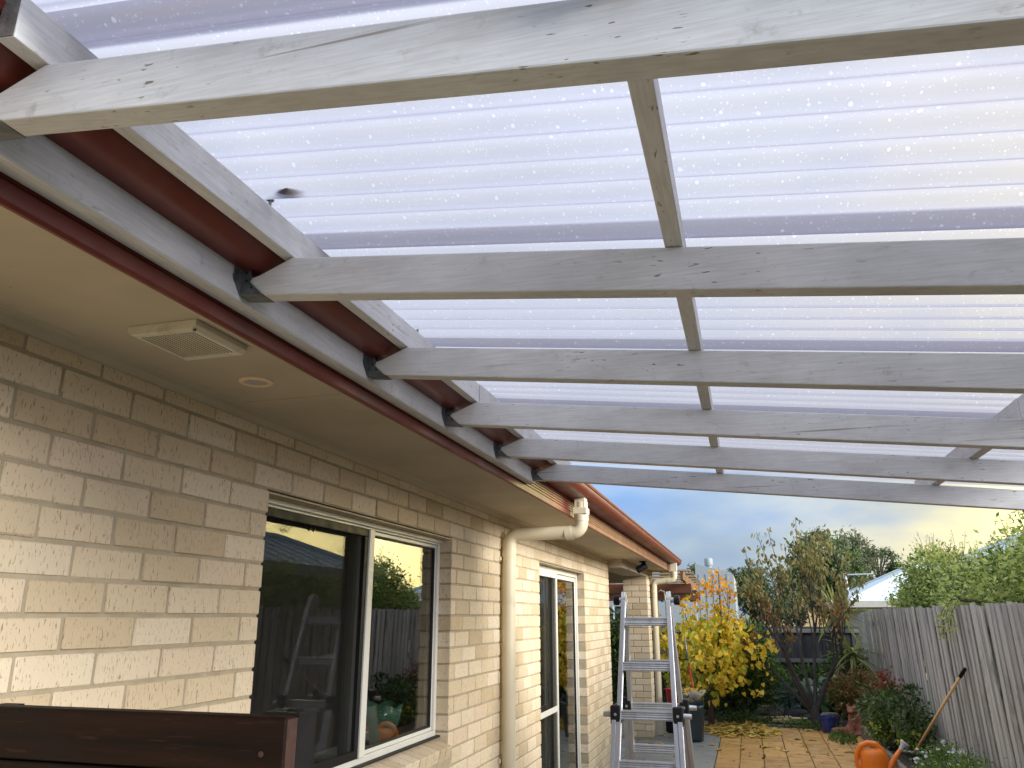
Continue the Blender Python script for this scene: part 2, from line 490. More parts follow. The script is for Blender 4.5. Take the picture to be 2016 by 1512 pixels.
MAT['sunlit_wall'] = surf('sunlit_cream_render', (0.55, 0.40, 0.20), rough=0.85)  # cream render with sunlight put into the colour
MAT['fascia_cream'] = surf('cream_fascia', (0.52, 0.49, 0.42), rough=0.5)
MAT['bark'] = surf('brown_bark', (0.085, 0.055, 0.042), (0.045, 0.030, 0.024), 18, (1, 1, 0.25), rough=0.9, bump=0.7, bdist=0.01)
MAT['bark_grey'] = surf('grey_bark', (0.075, 0.066, 0.060), (0.035, 0.030, 0.028), 22, (1, 1, 0.25), rough=0.9, bump=0.7, bdist=0.01)
MAT['ceramic_green'] = surf('sea_green_ceramic', (0.07, 0.16, 0.115), (0.05, 0.125, 0.09), 4, rough=0.22, coat=0.3)
MAT['navy'] = surf('navy_grip', (0.02, 0.02, 0.09), rough=0.4)

MAT['lf_yellow'] = leaf_mat('yellow_leaf', [(0.80, 0.52, 0.03), (0.86, 0.62, 0.05), (0.90, 0.68, 0.12), (0.74, 0.60, 0.05)], 0.5)
MAT['lf_lime'] = leaf_mat('yellow_green_leaf', [(0.48, 0.48, 0.04), (0.32, 0.38, 0.035), (0.58, 0.50, 0.045)], 0.5)
MAT['lf_orange'] = leaf_mat('orange_leaf', [(0.80, 0.42, 0.035), (0.74, 0.32, 0.035), (0.84, 0.54, 0.05)], 0.45)
MAT['lf_litter'] = leaf_mat('fallen_leaf', [(0.50, 0.33, 0.05), (0.62, 0.45, 0.09), (0.42, 0.24, 0.05), (0.60, 0.47, 0.16)], 0.15, 0.7)
MAT['lf_hedge'] = leaf_mat('hedge_leaf', [(0.30, 0.37, 0.08), (0.43, 0.48, 0.12), (0.60, 0.63, 0.24), (0.20, 0.27, 0.065)], 0.55)
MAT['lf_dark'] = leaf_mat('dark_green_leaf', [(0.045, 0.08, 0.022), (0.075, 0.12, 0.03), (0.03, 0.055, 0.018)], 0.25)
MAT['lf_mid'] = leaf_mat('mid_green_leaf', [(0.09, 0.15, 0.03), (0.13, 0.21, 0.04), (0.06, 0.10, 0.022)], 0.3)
MAT['lf_conifer'] = leaf_mat('bright_conifer', [(0.16, 0.26, 0.035), (0.23, 0.34, 0.05), (0.09, 0.16, 0.025)], 0.3)
MAT['lf_gum'] = leaf_mat('gum_leaf', [(0.10, 0.125, 0.055), (0.15, 0.17, 0.08), (0.065, 0.085, 0.04), (0.18, 0.19, 0.10)], 0.3)
MAT['lf_olive'] = leaf_mat('olive_brown_leaf', [(0.17, 0.20, 0.06), (0.25, 0.20, 0.065), (0.14, 0.175, 0.06), (0.30, 0.20, 0.06)], 0.45)
MAT['lf_brown'] = leaf_mat('rust_leaf', [(0.33, 0.15, 0.055), (0.40, 0.20, 0.07), (0.24, 0.12, 0.05), (0.26, 0.19, 0.07)], 0.3)
MAT['lf_red'] = leaf_mat('red_leaf', [(0.28, 0.055, 0.035), (0.20, 0.04, 0.03), (0.33, 0.11, 0.05)], 0.35)
MAT['lf_blue'] = leaf_mat('blue_grey_leaf', [(0.13, 0.21, 0.18), (0.18, 0.27, 0.24), (0.08, 0.14, 0.12)], 0.15)
MAT['lf_strap'] = leaf_mat('strap_leaf', [(0.24, 0.32, 0.06), (0.36, 0.42, 0.10), (0.40, 0.36, 0.12), (0.14, 0.18, 0.05)], 0.35)
MAT['lf_big'] = leaf_mat('broad_green_leaf', [(0.04, 0.085, 0.028), (0.065, 0.13, 0.045), (0.09, 0.17, 0.07)], 0.25, 0.35, 0.5)
MAT['lf_weed'] = leaf_mat('weed_leaf', [(0.10, 0.17, 0.03), (0.06, 0.11, 0.02), (0.15, 0.21, 0.05)], 0.35)
MAT['petal'] = leaf_mat('white_petal', [(0.80, 0.80, 0.78), (0.74, 0.74, 0.70)], 0.3)
MAT['dead'] = leaf_mat('dead_leaf', [(0.09, 0.03, 0.018), (0.06, 0.02, 0.012)], 0.1)

# ------------------------------------------------------------------ geometry helpers


class MB:
    def __init__(self):
        self.v, self.f = [], []

    def add(self, vs, fs, M=None):
        o = len(self.v)
        if M is not None:
            vs = [tuple(M @ Vector(p)) for p in vs]
        self.v.extend([tuple(p) for p in vs])
        self.f.extend([tuple(i + o for i in f) for f in fs])
        return self

    def box(self, x0, x1, y0, y1, z0, z1, M=None):
        vs = [(x, y, z) for z in (z0, z1) for y in (y0, y1) for x in (x0, x1)]
        fs = [(0, 2, 3, 1), (4, 5, 7, 6), (0, 1, 5, 4), (2, 6, 7, 3), (0, 4, 6, 2), (1, 3, 7, 5)]
        return self.add(vs, fs, M)

    def cbox(self, x0, x1, y0, y1, z0, z1, c=0.003, M=None, jit=0.0):
        """box with chamfered edges: 26 faces"""
        vs, idx = [], {}
        lo, hi = (x0, y0, z0), (x1, y1, z1)
        for sx in (0, 1):
            for sy in (0, 1):
                for sz in (0, 1):
                    s = (sx, sy, sz)
                    for a in range(3):
                        p = []
                        for k in range(3):
                            e = hi[k] if s[k] else lo[k]
                            if k != a:
                                e += -c if s[k] else c
                            p.append(e + (random.uniform(-jit, jit) if jit else 0))
                        idx[(s, a)] = len(vs)
                        vs.append(tuple(p))
        fs = []
        for a in range(3):
            b, d = (a + 1) % 3, (a + 2) % 3
            for sa in (0, 1):
                q = []
                for (sb, sd) in ((0, 0), (1, 0), (1, 1), (0, 1)):
                    s = [0, 0, 0]
                    s[a], s[b], s[d] = sa, sb, sd
                    q.append(idx[(tuple(s), a)])
                fs.append(tuple(q if sa else q[::-1]))
        for a in range(3):                      # edges along axis a
            b, d = (a + 1) % 3, (a + 2) % 3
            for sb in (0, 1):
                for sd in (0, 1):
                    s0, s1 = [0, 0, 0], [0, 0, 0]
                    s0[a], s1[a] = 0, 1
                    for s in (s0, s1):
                        s[b], s[d] = sb, sd
                    s0, s1 = tuple(s0), tuple(s1)
                    q = (idx[(s0, b)], idx[(s1, b)], idx[(s1, d)], idx[(s0, d)])
                    fs.append(q if (sb ^ sd) else q[::-1])
        for sx in (0, 1):
            for sy in (0, 1):
                for sz in (0, 1):
                    s = (sx, sy, sz)
                    q = (idx[(s, 0)], idx[(s, 1)], idx[(s, 2)])
                    fs.append(q if (sx + sy + sz) % 2 else q[::-1])
        return self.add(vs, fs, M)

    def extrude(self, poly, vec):
        """poly: list of 3D points, closed"""
        n = len(poly)
        vec = Vector(vec)
        a = [tuple(p) for p in poly]
        b = [tuple(Vector(p) + vec) for p in poly]
        fs = [tuple(range(n))[::-1], tuple(range(n, 2 * n))]
        fs += [(i, (i + 1) % n, n + (i + 1) % n, n + i) for i in range(n)]
        return self.add(a + b, fs)

    def tube(self, pts, radii, n=8, cap=True, flat=1.0):
        pts = [Vector(p) for p in pts]
        if not hasattr(radii, '__len__'):
            radii = [radii] * len(pts)
        rings = []
        up = Vector((0, 0, 1))
        d0 = (pts[1] - pts[0]).normalized()
        u = d0.cross(up)
        if u.length < 1e-3:
            u = d0.cross(Vector((1, 0, 0)))
        u.normalize()
        vs = []
        for i, p in enumerate(pts):
            if i == 0:
                d = pts[1] - pts[0]
            elif i == len(pts) - 1:
                d = pts[-1] - pts[-2]
            else:
                d = (pts[i + 1] - p).normalized() + (p - pts[i - 1]).normalized()
            d.normalize()
            u = u - d * u.dot(d)
            if u.length < 1e-4:
                u = d.cross(Vector((0.3, 0.8, 0.5)))
            u.normalize()
            w = d.cross(u)
            for k in range(n):
                a = 2 * math.pi * k / n
                vs.append(tuple(p + (u * math.cos(a) + w * math.sin(a) * flat) * radii[i]))
        fs = []
        for i in range(len(pts) - 1):
            for k in range(n):
                k2 = (k + 1) % n
                fs.append((i * n + k, i * n + k2, (i + 1) * n + k2, (i + 1) * n + k))
        if cap:
            fs.append(tuple(range(n))[::-1])
            fs.append(tuple(range((len(pts) - 1) * n, len(pts) * n)))
        return self.add(vs, fs)

    def lathe(self, prof, n=24, M=None, sx=1.0, sy=1.0):
        vs, fs = [], []
        for r, z in prof:
            for k in range(n):
                a = 2 * math.pi * k / n
                vs.append((r * math.cos(a) * sx, r * math.sin(a) * sy, z))
        for i in range(len(prof) - 1):
            for k in range(n):
                k2 = (k + 1) % n
                fs.append((i * n + k, i * n + k2, (i + 1) * n + k2, (i + 1) * n + k))
        fs.append(tuple(range(n))[::-1])
        fs.append(tuple(range((len(prof) - 1) * n, len(prof) * n)))
        return self.add(vs, fs, M)

    def ball(self, c, r, n=14, m=9, jit=0.0):
        c = Vector(c)
        if not hasattr(r, '__len__'):
            r = (r, r, r)
        vs, fs = [], []
        for i in range(1, m):
            t = math.pi * i / m
            for k in range(n):
                a = 2 * math.pi * k / n
                j = 1 + random.uniform(-jit, jit)
                vs.append((c.x + r[0] * math.sin(t) * math.cos(a) * j, c.y + r[1] * math.sin(t) * math.sin(a) * j, c.z + r[2] * math.cos(t) * j))
        vs.append((c.x, c.y, c.z + r[2]))
        vs.append((c.x, c.y, c.z - r[2]))
        for i in range(m - 2):
            for k in range(n):
                k2 = (k + 1) % n
                fs.append((i * n + k, (i + 1) * n + k, (i + 1) * n + k2, i * n + k2))
        T, B = len(vs) - 2, len(vs) - 1
        for k in range(n):
            k2 = (k + 1) % n
            fs.append((T, k, k2))
            fs.append((B, (m - 2) * n + k2, (m - 2) * n + k))
        return self.add(vs, fs)

    def mesh(self, name, mat, smooth=False):
        me = bpy.data.meshes.new(name)
        me.from_pydata(self.v, [], self.f)
        if mat:
            me.materials.append(MAT[mat] if isinstance(mat, str) else mat)
        if smooth:
            me.polygons.foreach_set('use_smooth', [True] * len(me.polygons))
        me.update()
        return me

    def build(self, name, mat, parent=None, smooth=False, label=None, kind=None, bevel=0.0, auto=None):
        o = bpy.data.objects.new(name, self.mesh(name, mat, smooth))
        COL.objects.link(o)
        adopt(o, parent)
        if label:
            o['label'] = label
        if kind:
            o['kind'] = kind
        if bevel:
            md = o.modifiers.new('bevel', 'BEVEL')
            md.width = bevel
            md.segments = 2
            md.limit_method = 'ANGLE'
        if auto:
            for p in o.data.polygons:
                p.use_smooth = True
            try:
                o.data.set_sharp_from_angle(angle=R(auto))
            except Exception:
                pass
        return o


def adopt(o, parent):
    if parent is not None:
        o.parent = parent
        o.matrix_parent_inverse = Matrix.Translation(-Vector(parent.get('base', (0, 0, 0))))


def thing(name, label, cat, loc=(0, 0, 0), group=None):
    o = bpy.data.objects.new(name, None)
    o.empty_display_size = 0.1
    o.location = loc
    o['base'] = tuple(loc)
    o['label'] = label
    o['category'] = cat
    if group:
        o['group'] = group
    COL.objects.link(o)
    return o


def tag(o, label, cat, group=None):
    o['label'] = label
    o['category'] = cat
    if group:
        o['group'] = group
    return o


def inst(name, me, parent, loc, rot=(0, 0, 0), scale=(1, 1, 1)):
    o = bpy.data.objects.new(name, me)
    o.location = loc
    o.rotation_euler = rot
    o.scale = scale
    COL.objects.link(o)
    adopt(o, parent)
    return o


# view axes, used only to find which repeated pieces show largest in the picture
FW = Vector((-math.sin(YAW) * math.cos(PITCH), math.cos(YAW) * math.cos(PITCH), math.sin(PITCH)))
RT = Vector((math.cos(YAW), math.sin(YAW), 0))
UP = RT.cross(FW)


def in_view(p):
    p = Vector(p)
    d = p.dot(FW)
    if d < 0.05:
        return None
    x, y = 1008 + FPX * p.dot(RT) / d, 756 - FPX * p.dot(UP) / d
    return (x, y, d)


# ------------------------------------------------------------------ ground, path, paving
m = MB().box(-400, 400, -200, 700, G - 0.4, G - 0.06)
m.build('ground', 'grass', kind='structure')
m = MB()
for y0, y1 in ((-4, -0.4), (-0.388, 3.6), (3.612, 7.6), (7.612, 11.6), (11.612, 14.4)):
    m.cbox(-1.60, -0.52, y0, y1, G - 0.1, G, 0.004)
m.cbox(-6.0, -1.612, 9.72, 14.4, G - 0.1, G - 0.004, 0.004)
m.build('concrete_path', 'concrete', kind='structure')
pav = MB().box(-0.52, 1.385, -4, 13.75, G - 0.2, G - 0.012).build('paving', 'joint', kind='structure')
pm = []
for i in range(3):
    pm.append(MB().cbox(-0.1345, 0.1345, -0.1475, 0.1475, -0.04, 0.0, 0.006, jit=0.0008).mesh('paver', 'paver'))
for r_ in range(34):
    for c_ in range(7):
        x, y = -0.375 + c_ * 0.277, 13.55 - r_ * 0.305
        if c_ == 6:
            x -= 0.003
        inst('paver', random.choice(pm), pav, (x, y, G + random.uniform(-0.0015, 0.0015)),
             (random.gauss(0, 0.003), random.gauss(0, 0.003), random.choice((0, math.pi))))
gs_ = []
v0 = MB()
nx, ny = 44, 40
for j in range(ny + 1):
    for i in range(nx + 1):
        x, y = -6 + 8.2 * i / nx, 13.76 + 4.0 * j / ny
        e = min(1, (y - 13.76) / 0.8)
        v0.v.append((x, y, G - 0.03 + e * (0.05 + 0.05 * math.sin(x * 3.1 + y) + random.uniform(0, 0.05))))
for j in range(ny):
    for i in range(nx):
        a = j * (nx + 1) + i
        v0.f.append((a, a + 1, a + nx + 2, a + nx + 1))
v0.build('garden_soil', 'soil', smooth=True, kind='structure')

# ------------------------------------------------------------------ the brick house
house = thing('brick_house', 'single storey cream brick house with red brown gutter and deep eaves', 'house', (-1.6, 3.0, G))
WX = -1.6
WIN = (2.426, 4.285, -0.774, 0.425)
DOOR = (6.32, 8.19, G - 0.1, 0.425)
YS, YE = -1.0, 9.72
mw = MB()
X0, X1 = -1.71, -1.6055
mw.box(X0, X1, YS, 2.419, G, 0.668)
mw.box(X0, X1, 2.4191, 4.292, 0.431, 0.668)
mw.box(X0, X1, 2.4191, 4.292, G, -0.776)
mw.box(X0, X1, 4.2921, 6.313, G, 0.668)
mw.box(X0, X1, 6.3131, 8.197, 0.431, 0.668)
mw.box(X0, X1, 8.1971, 9.713, G, 0.668)
mw.box(-5.2, -1.7101, 9.61, 9.713, G, 0.668)
wall = mw.build('wall', 'mortar', house, label='cream brick wall with raked joints')

pieces = []
C_, BH = 0.086, 0.076
for k in range(-20, 8):
    z0 = k * C_ + 0.005
    z1 = min(z0 + BH, 0.663)
    if z1 < G or z1 - z0 < 0.01:
        continue
    segs = [(YS, YE)]
    for (a, b, zl, zh) in (WIN, DOOR):
        if z1 > zl + 0.01 and z0 < zh - 0.01:
            new = []
            for s in segs:
                if a > s[0] and b < s[1]:
                    new += [(s[0], a), (b, s[1])]
                else:
                    new.append(s)
            segs = new
    off = 2.206 + (0.12 if k % 2 else 0.0)
    for (s0, s1) in segs:
        n0 = math.floor((s0 - off) / 0.24)
        row = []
        n = n0
        while off + n * 0.24 < s1:
            a, b = off + n * 0.24 + 0.005, off + n * 0.24 + 0.235
            a, b = max(a, s0), min(b, s1)
            if b - a > 0.012:
                row.append([a, b])
            n += 1
        if len(row) > 1 and row[0][1] - row[0][0] < 0.06:
            row[1][0] = row[0][0]
            row.pop(0)
        if len(row) > 1 and row[-1][1] - row[-1][0] < 0.06:
            row[-2][1] = row[-1][1]
            row.pop()
        for a, b in row:
            pieces.append((a, b, z0, z1))


def brick_size(q):
    a, b, z0, z1 = q
    c = in_view((WX, (a + b) / 2, (z0 + z1) / 2))
    if not c or not (-40 < c[0] < 1260 and -40 < c[1] < 1560):
        return 0
    p0, p1 = in_view((WX, a, z0)), in_view((WX, b, z1))
    if not p0 or not p1:
        return 0
    return abs(p1[0] - p0[0]) * FPX * (z1 - z0) / c[2]


pieces.sort(key=brick_size, reverse=True)
full = [MB().cbox(-0.105, 0, -0.115, 0.115, -0.038, 0.038, 0.0035, jit=0.0011).mesh('brick', 'brick') for _ in range(6)]
cache = {}
for (a, b, z0, z1) in pieces[:300]:
    L, hgt = round(b - a, 3), round(z1 - z0, 3)
    if abs(L - 0.23) < 0.002 and abs(hgt - BH) < 0.002:
        me = random.choice(full)
    else:
        if (L, hgt) not in cache:
            cache[(L, hgt)] = MB().cbox(-0.105, 0, -L / 2, L / 2, -hgt / 2, hgt / 2, 0.0035, jit=0.0009).mesh('brick', 'brick')
        me = cache[(L, hgt)]
    inst('brick', me, wall, (WX + random.uniform(-0.0018, 0.0012), (a + b) / 2, (z0 + z1) / 2), (random.gauss(0, 0.002), 0, random.gauss(0, 0.003)))
ms = MB()
for (a, b, z0, z1) in pieces[300:]:
    j = random.uniform(-0.0015, 0.001)
    ms.cbox(WX - 0.105 + j, WX + j, a, b, max(z0, G), z1, 0.0035)
# the return of the end wall
for k in range(-20, 8):
    z0 = max(k * C_ + 0.005, G)
    z1 = min(k * C_ + 0.081, 0.663)
    if z1 - z0 < 0.02:
        continue
    for n in range(8):
        x1 = -1.71 - n * 0.24 - (0.12 if k % 2 else 0)
        ms.cbox(x1 - 0.23, x1, 9.62, 9.7195, z0, z1, 0.0035)
ms.build('brickwork', 'brick', wall, kind='stuff')

# brick pier of the open porch
mp_ = MB().box(-1.744, -1.407, 11.927, 12.263, G, 0.56)
pier = mp_.build('pier', 'mortar', house, label='slim cream brick pier at the porch corner')
mb = MB()
for k in range(-20, 7):
    z0, z1 = max(k * C_ + 0.005, G), k * C_ + 0.081
    if z1 - z0 < 0.02 or z1 > 0.56:
        continue
    sp = [(-1.75, -1.635), (-1.625, -1.40)] if k % 2 else [(-1.75, -1.525), (-1.515, -1.40)]
    for a, b in sp:
        mb.cbox(a, b, 11.92, 12.02, z0, z1, 0.003)
    sp = [(12.03, 12.27)] if k % 2 else [(12.03, 12.14), (12.15, 12.27)]
    for a, b in sp:
        mb.cbox(-1.51, -1.40, a, b, z0, z1, 0.003)
mb.build('brickwork', 'brick', pier, kind='stuff')

# eaves: soffit sheets, wall moulding, fascia, gutter, roof
for y0, y1 in ((-1.0, 2.109), (2.113, 4.529), (4.533, 6.948), (6.952, 9.36), (9.364, 11.78), (11.784, 13.0)):
    x0 = -1.6 if y1 < 9.5 else -1.6
    MB().box(x0, -1.1145, y0, y1, 0.664, 0.670).build('soffit_panel', 'soffit', house)
MB().box(-5.2, -1.6035, 9.715, 13.0, 0.664, 0.670).build('porch_ceiling', 'soffit', house)
MB().extrude([(-1.606, -1.0, 0.664), (-1.606, -1.0, 0.648), (-1.598, -1.0, 0.640), (-1.586, -1.0, 0.641), (-1.575, -1.0, 0.658), (-1.543, -1.0, 0.660), (-1.54, -1.0, 0.664)], (0, 10.72, 0)).build('soffit_moulding', 'soffit', house)
MB().cbox(-1.74, -1.43, 9.725, 13.0, 0.562, 0.6635, 0.004).build('porch_beam', 'soffit', house)
MB().cbox(-5.2, -1.76, 12.78, 12.98, 0.50, 0.6635, 0.004).build('porch_beam', 'soffit', house)
prof = [(-1.114, 0.672), (-1.114, 0.654), (-1.119, 0.646), (-1.108, 0.644), (-1.1015, 0.650), (-1.1015, 0.668)]
for zg in (0.684, 0.700, 0.716, 0.732, 0.748):
    prof += [(-1.1015, zg - 0.003), (-1.1065, zg - 0.001), (-1.1065, zg + 0.001), (-1.1015, zg + 0.003)]
prof += [(-1.1015, 0.86), (-1.13, 0.86), (-1.13, 0.672)]
prof = [(x - 0.0085, z) for x, z in prof]
MB().extrude([(x, -1.2, z) for x, z in prof], (0, 14.2, 0)).build('fascia', 'red_steel', house, label='red brown steel fascia with fine grooves')
gp = [(-1.109, 0.862), (-1.109, 0.772), (-1.100, 0.765), (-1.020, 0.763), (-1.000, 0.768), (-0.978, 0.786), (-0.966, 0.808), (-0.964, 0.826), (-0.969, 0.829), (-0.960, 0.833), (-0.956, 0.846), (-0.962, 0.857), (-0.972, 0.857)]
inner = [(-0.972, 0.852), (-0.966, 0.850), (-0.962, 0.843), (-0.972, 0.832), (-0.970, 0.812), (-0.982, 0.790), (-1.002, 0.772), (-1.020, 0.767), (-1.098, 0.769), (-1.105, 0.776), (-1.105, 0.862)]
gut = MB().extrude([(x, -1.2, z) for x, z in gp + inner], (0, 14.24, 0)).build('gutter', 'red_steel', house, auto=35, label='red brown steel quad gutter along the eave')
MB().extrude([(x, 13.04, z) for x, z in gp], (0, 0.003, 0)).build('gutter_end', 'red_steel', house)
mr = MB()
nrib = 40
mr.extrude([(-1.03, -1.2, 0.864), (-1.03, -1.2, 0.880), (-3.6, -1.2, 1.83), (-6.2, -1.2, 0.880), (-6.2, -1.2, 0.864), (-3.6, -1.2, 1.80)], (0, 14.26, 0))
mr.build('roof', 'roof_steel', house)
# rooms behind the glass
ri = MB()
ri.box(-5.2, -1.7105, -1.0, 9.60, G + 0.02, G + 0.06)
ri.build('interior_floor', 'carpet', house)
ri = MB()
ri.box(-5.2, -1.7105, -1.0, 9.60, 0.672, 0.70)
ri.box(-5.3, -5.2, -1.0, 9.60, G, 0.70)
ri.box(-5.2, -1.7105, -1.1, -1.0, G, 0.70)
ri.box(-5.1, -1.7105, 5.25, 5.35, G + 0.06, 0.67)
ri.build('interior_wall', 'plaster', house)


# windows and doors
def frame_rect(m, x0, x1, y0, y1, z0, z1, w, c=0.002):
    m.cbox(x0, x1, y0, y1, z1 - w, z1, c)
    m.cbox(x0, x1, y0, y1, z0, z0 + w, c)
    m.cbox(x0, x1, y0, y0 + w, z0 + w + 0.0005, z1 - w - 0.0005, c)
    m.cbox(x0, x1, y1 - w, y1, z0 + w + 0.0005, z1 - w - 0.0005, c)


wf = MB()
ZB = -0.622
frame_rect(wf, -1.735, -1.672, 2.4275, 4.2835, ZB, 0.4165, 0.030)
wf.cbox(-1.7345, -1.656, 3.352, 3.402, ZB + 0.031, 0.386, 0.003)      # meeting stile
wf.cbox(-1.672, -1.657, 2.4275, 4.2835, 0.397, 0.4165, 0.002)
win = wf.build('window', 'frame', house, label='white aluminium sliding window with fly screen over its left half')
s1 = MB()
frame_rect(s1, -1.705, -1.685, 3.403, 4.252, ZB + 0.031, 0.3855, 0.018)
s1.build('sash', 'frame', win)
s2 = MB()
frame_rect(s2, -1.7065, -1.6835, 3.422, 4.2335, ZB + 0.0495, 0.367, 0.009, 0.001)
s2.build('glazing_seal', 'rubber', win)
MB().box(-1.698, -1.692, 3.428, 4.228, ZB + 0.056, 0.361).build('pane', 'glass', win)
MB().box(-1.722, -1.716, 2.459, 3.351, ZB + 0.031, 0.3855).build('pane', 'glass', win)
s3 = MB()
frame_rect(s3, -1.684, -1.664, 2.4585, 3.3505, ZB + 0.0315, 0.3845, 0.034)
fs_ = s3.build('flyscreen_frame', 'black', win)
MB().box(-1.676, -1.675, 2.492, 3.317, ZB + 0.065, 0.351).build('flyscreen', 'screen', win)
lk = MB()
lk.tube([(-1.668, 2.78, 0.352), (-1.655, 2.785, 0.335), (-1.655, 2.80, 0.325), (-1.655, 2.815, 0.335), (-1.668, 2.82, 0.352)], 0.003, 6)
lk.tube([(-1.668, 2.815, 0.352), (-1.655, 2.82, 0.335), (-1.655, 2.835, 0.325), (-1.655, 2.85, 0.335), (-1.668, 2.855, 0.352)], 0.003, 6)
lk.build('screen_tab', 'black', win)
MB().cbox(-1.700, -1.604, 2.40, 4.31, 0.4175, 0.4245, 0.001).build('lintel', 'lintel', house)
MB().cbox(-1.700, -1.604, 6.29, 8.22, 0.4175, 0.4245, 0.001).build('lintel', 'lintel', house)
MB().box(-1.668, -1.646, 2.43, 4.282, ZB - 0.004, ZB + 0.006).build('flashing', 'rubber', win)
# brick-on-edge sill, sloping outward
sill = MB().extrude([(-1.74, 2.428, -0.63), (-1.577, 2.428, -0.672), (-1.577, 2.428, -0.768), (-1.74, 2.428, -0.768)], (0, 1.855, 0)).build('sill', 'mortar', house)
sb = MB()
sb.cbox(-0.11, 0.055, -0.038, 0.038, -0.105, 0.0, 0.003, jit=0.0008)
sbm = [sb.mesh('sill_brick', 'brick')]
for i in range(21):
    yb = 2.47 + i * 0.0872
    inst('sill_brick', sbm[0], sill, (-1.615 + random.uniform(-.001, .001), yb, -0.648), (0, R(14.5), random.gauss(0, 0.004)))

df = MB()
ZD = G + 0.03
frame_rect(df, -1.735, -1.675, 6.3215, 8.1885, ZD, 0.4165, 0.045)
door = df.build('sliding_door', 'frame', house, label='white framed glass sliding door with dark screen panel')
d1 = MB()
frame_rect(d1, -1.680, -1.664, 6.367, 7.22, ZD + 0.046, 0.371, 0.045)
d1.cbox(-1.6795, -1.6645, 6.4125, 7.1745, -0.80, -0.755, 0.002)
d1.build('screen_door_frame', 'frame', door)
MB().box(-1.673, -1.672, 6.413, 7.174, ZD + 0.092, -0.801).build('flyscreen', 'screen', door)
MB().box(-1.673, -1.672, 6.413, 7.174, -0.754, 0.3255).build('flyscreen', 'screen', door)
d2 = MB()
frame_rect(d2, -1.712, -1.692, 7.20, 8.143, ZD + 0.046, 0.371, 0.05)
d2.build('sash', 'frame', door)
MB().box(-1.705, -1.699, 7.251, 8.092, ZD + 0.097, 0.3205).build('pane', 'glass', door)
d3 = MB()
frame_rect(d3, -1.7135, -1.6905, 7.241, 8.102, ZD + 0.087, 0.3305, 0.012, 0.001)
d3.build('glazing_seal', 'rubber', door)
MB().box(-1.728, -1.722, 6.367, 7.20, ZD + 0.046, 0.371).build('pane', 'glass', door)

# downpipes


def pipe(name, pts, r, bends, label, cuffs):
    t = MB().tube(pts, r, 20).build(name, 'pvc', house, auto=50, label=label)
    for (p, q, rr) in cuffs:
        MB().tube([p, q], rr, 20).build('collar', 'pvc', t, auto=40)
    return t


def arc(c, u, w, r, a0, a1, n=8):
    return [tuple(Vector(c) + Vector(u) * r * math.cos(R(a0 + (a1 - a0) * i / n)) + Vector(w) * r * math.sin(R(a0 + (a1 - a0) * i / n))) for i in range(n + 1)]


YP = 5.25
p1 = [(-1.035, YP, 0.74), (-1.035, YP, 0.62)] + arc((-1.095, YP, 0.60), (1, 0, 0), (0, 0, -1), 0.06, 0, 82) + \
     arc((-1.475, YP, 0.47), (0, 0, 1), (-1, 0, 0), 0.065, 8, 90) + [(-1.545, YP, 0.2), (-1.545, YP, G + 0.02)]
pp = pipe('downpipe', p1, 0.045, None, 'cream round downpipe beside the glass door',
          [((-1.035, YP, 0.655), (-1.035, YP, 0.612), 0.0485), ((-1.10, YP, 0.540), (-1.145, YP, 0.533), 0.0485), ((-1.54, YP, 0.43), (-1.545, YP, 0.385), 0.0485)])
MB().cbox(-1.085, -0.988, YP - 0.05, YP + 0.05, 0.655, 0.70, 0.004).cbox(-1.075, -1.00, YP - 0.04, YP + 0.04, 0.7005, 0.765, 0.004).build('outlet', 'pvc', pp)
MB().box(-1.598, -1.588, YP - 0.055, YP + 0.055, 0.36, 0.385).box(-1.598, -1.588, YP - 0.055, YP + 0.055, -0.9, -0.875).build('bracket', 'pvc', pp)
YQ = 12.36
p2 = [(-1.035, YQ, 0.74), (-1.035, YQ, 0.60)] + arc((-1.095, YQ, 0.575), (1, 0, 0), (0, 0, -1), 0.06, 0, 84) + \
     arc((-1.285, YQ, 0.435), (0, 0, 1), (-1, 0, 0), 0.06, 8, 90) + [(-1.35, YQ, 0.2), (-1.35, YQ, G + 0.01)]
pq = pipe('downpipe', p2, 0.045, None, 'cream round downpipe beside the brick pier',
          [((-1.035, YQ, 0.64), (-1.035, YQ, 0.60), 0.0485), ((-1.35, YQ, 0.37), (-1.35, YQ, 0.33), 0.0485), ((-1.10, YQ, 0.512), (-1.14, YQ, 0.506), 0.0485)])
MB().cbox(-1.085, -0.988, YQ - 0.045, YQ + 0.045, 0.64, 0.765, 0.004).build('outlet', 'pvc', pq)

# ------------------------------------------------------------------ pergola
perg = thing('pergola', 'white painted timber pergola roofed with clear corrugated sheets', 'pergola', (1.38, 1.5, G))


def zt(x):
    return 0.781 - 0.107 * (x + 0.931)


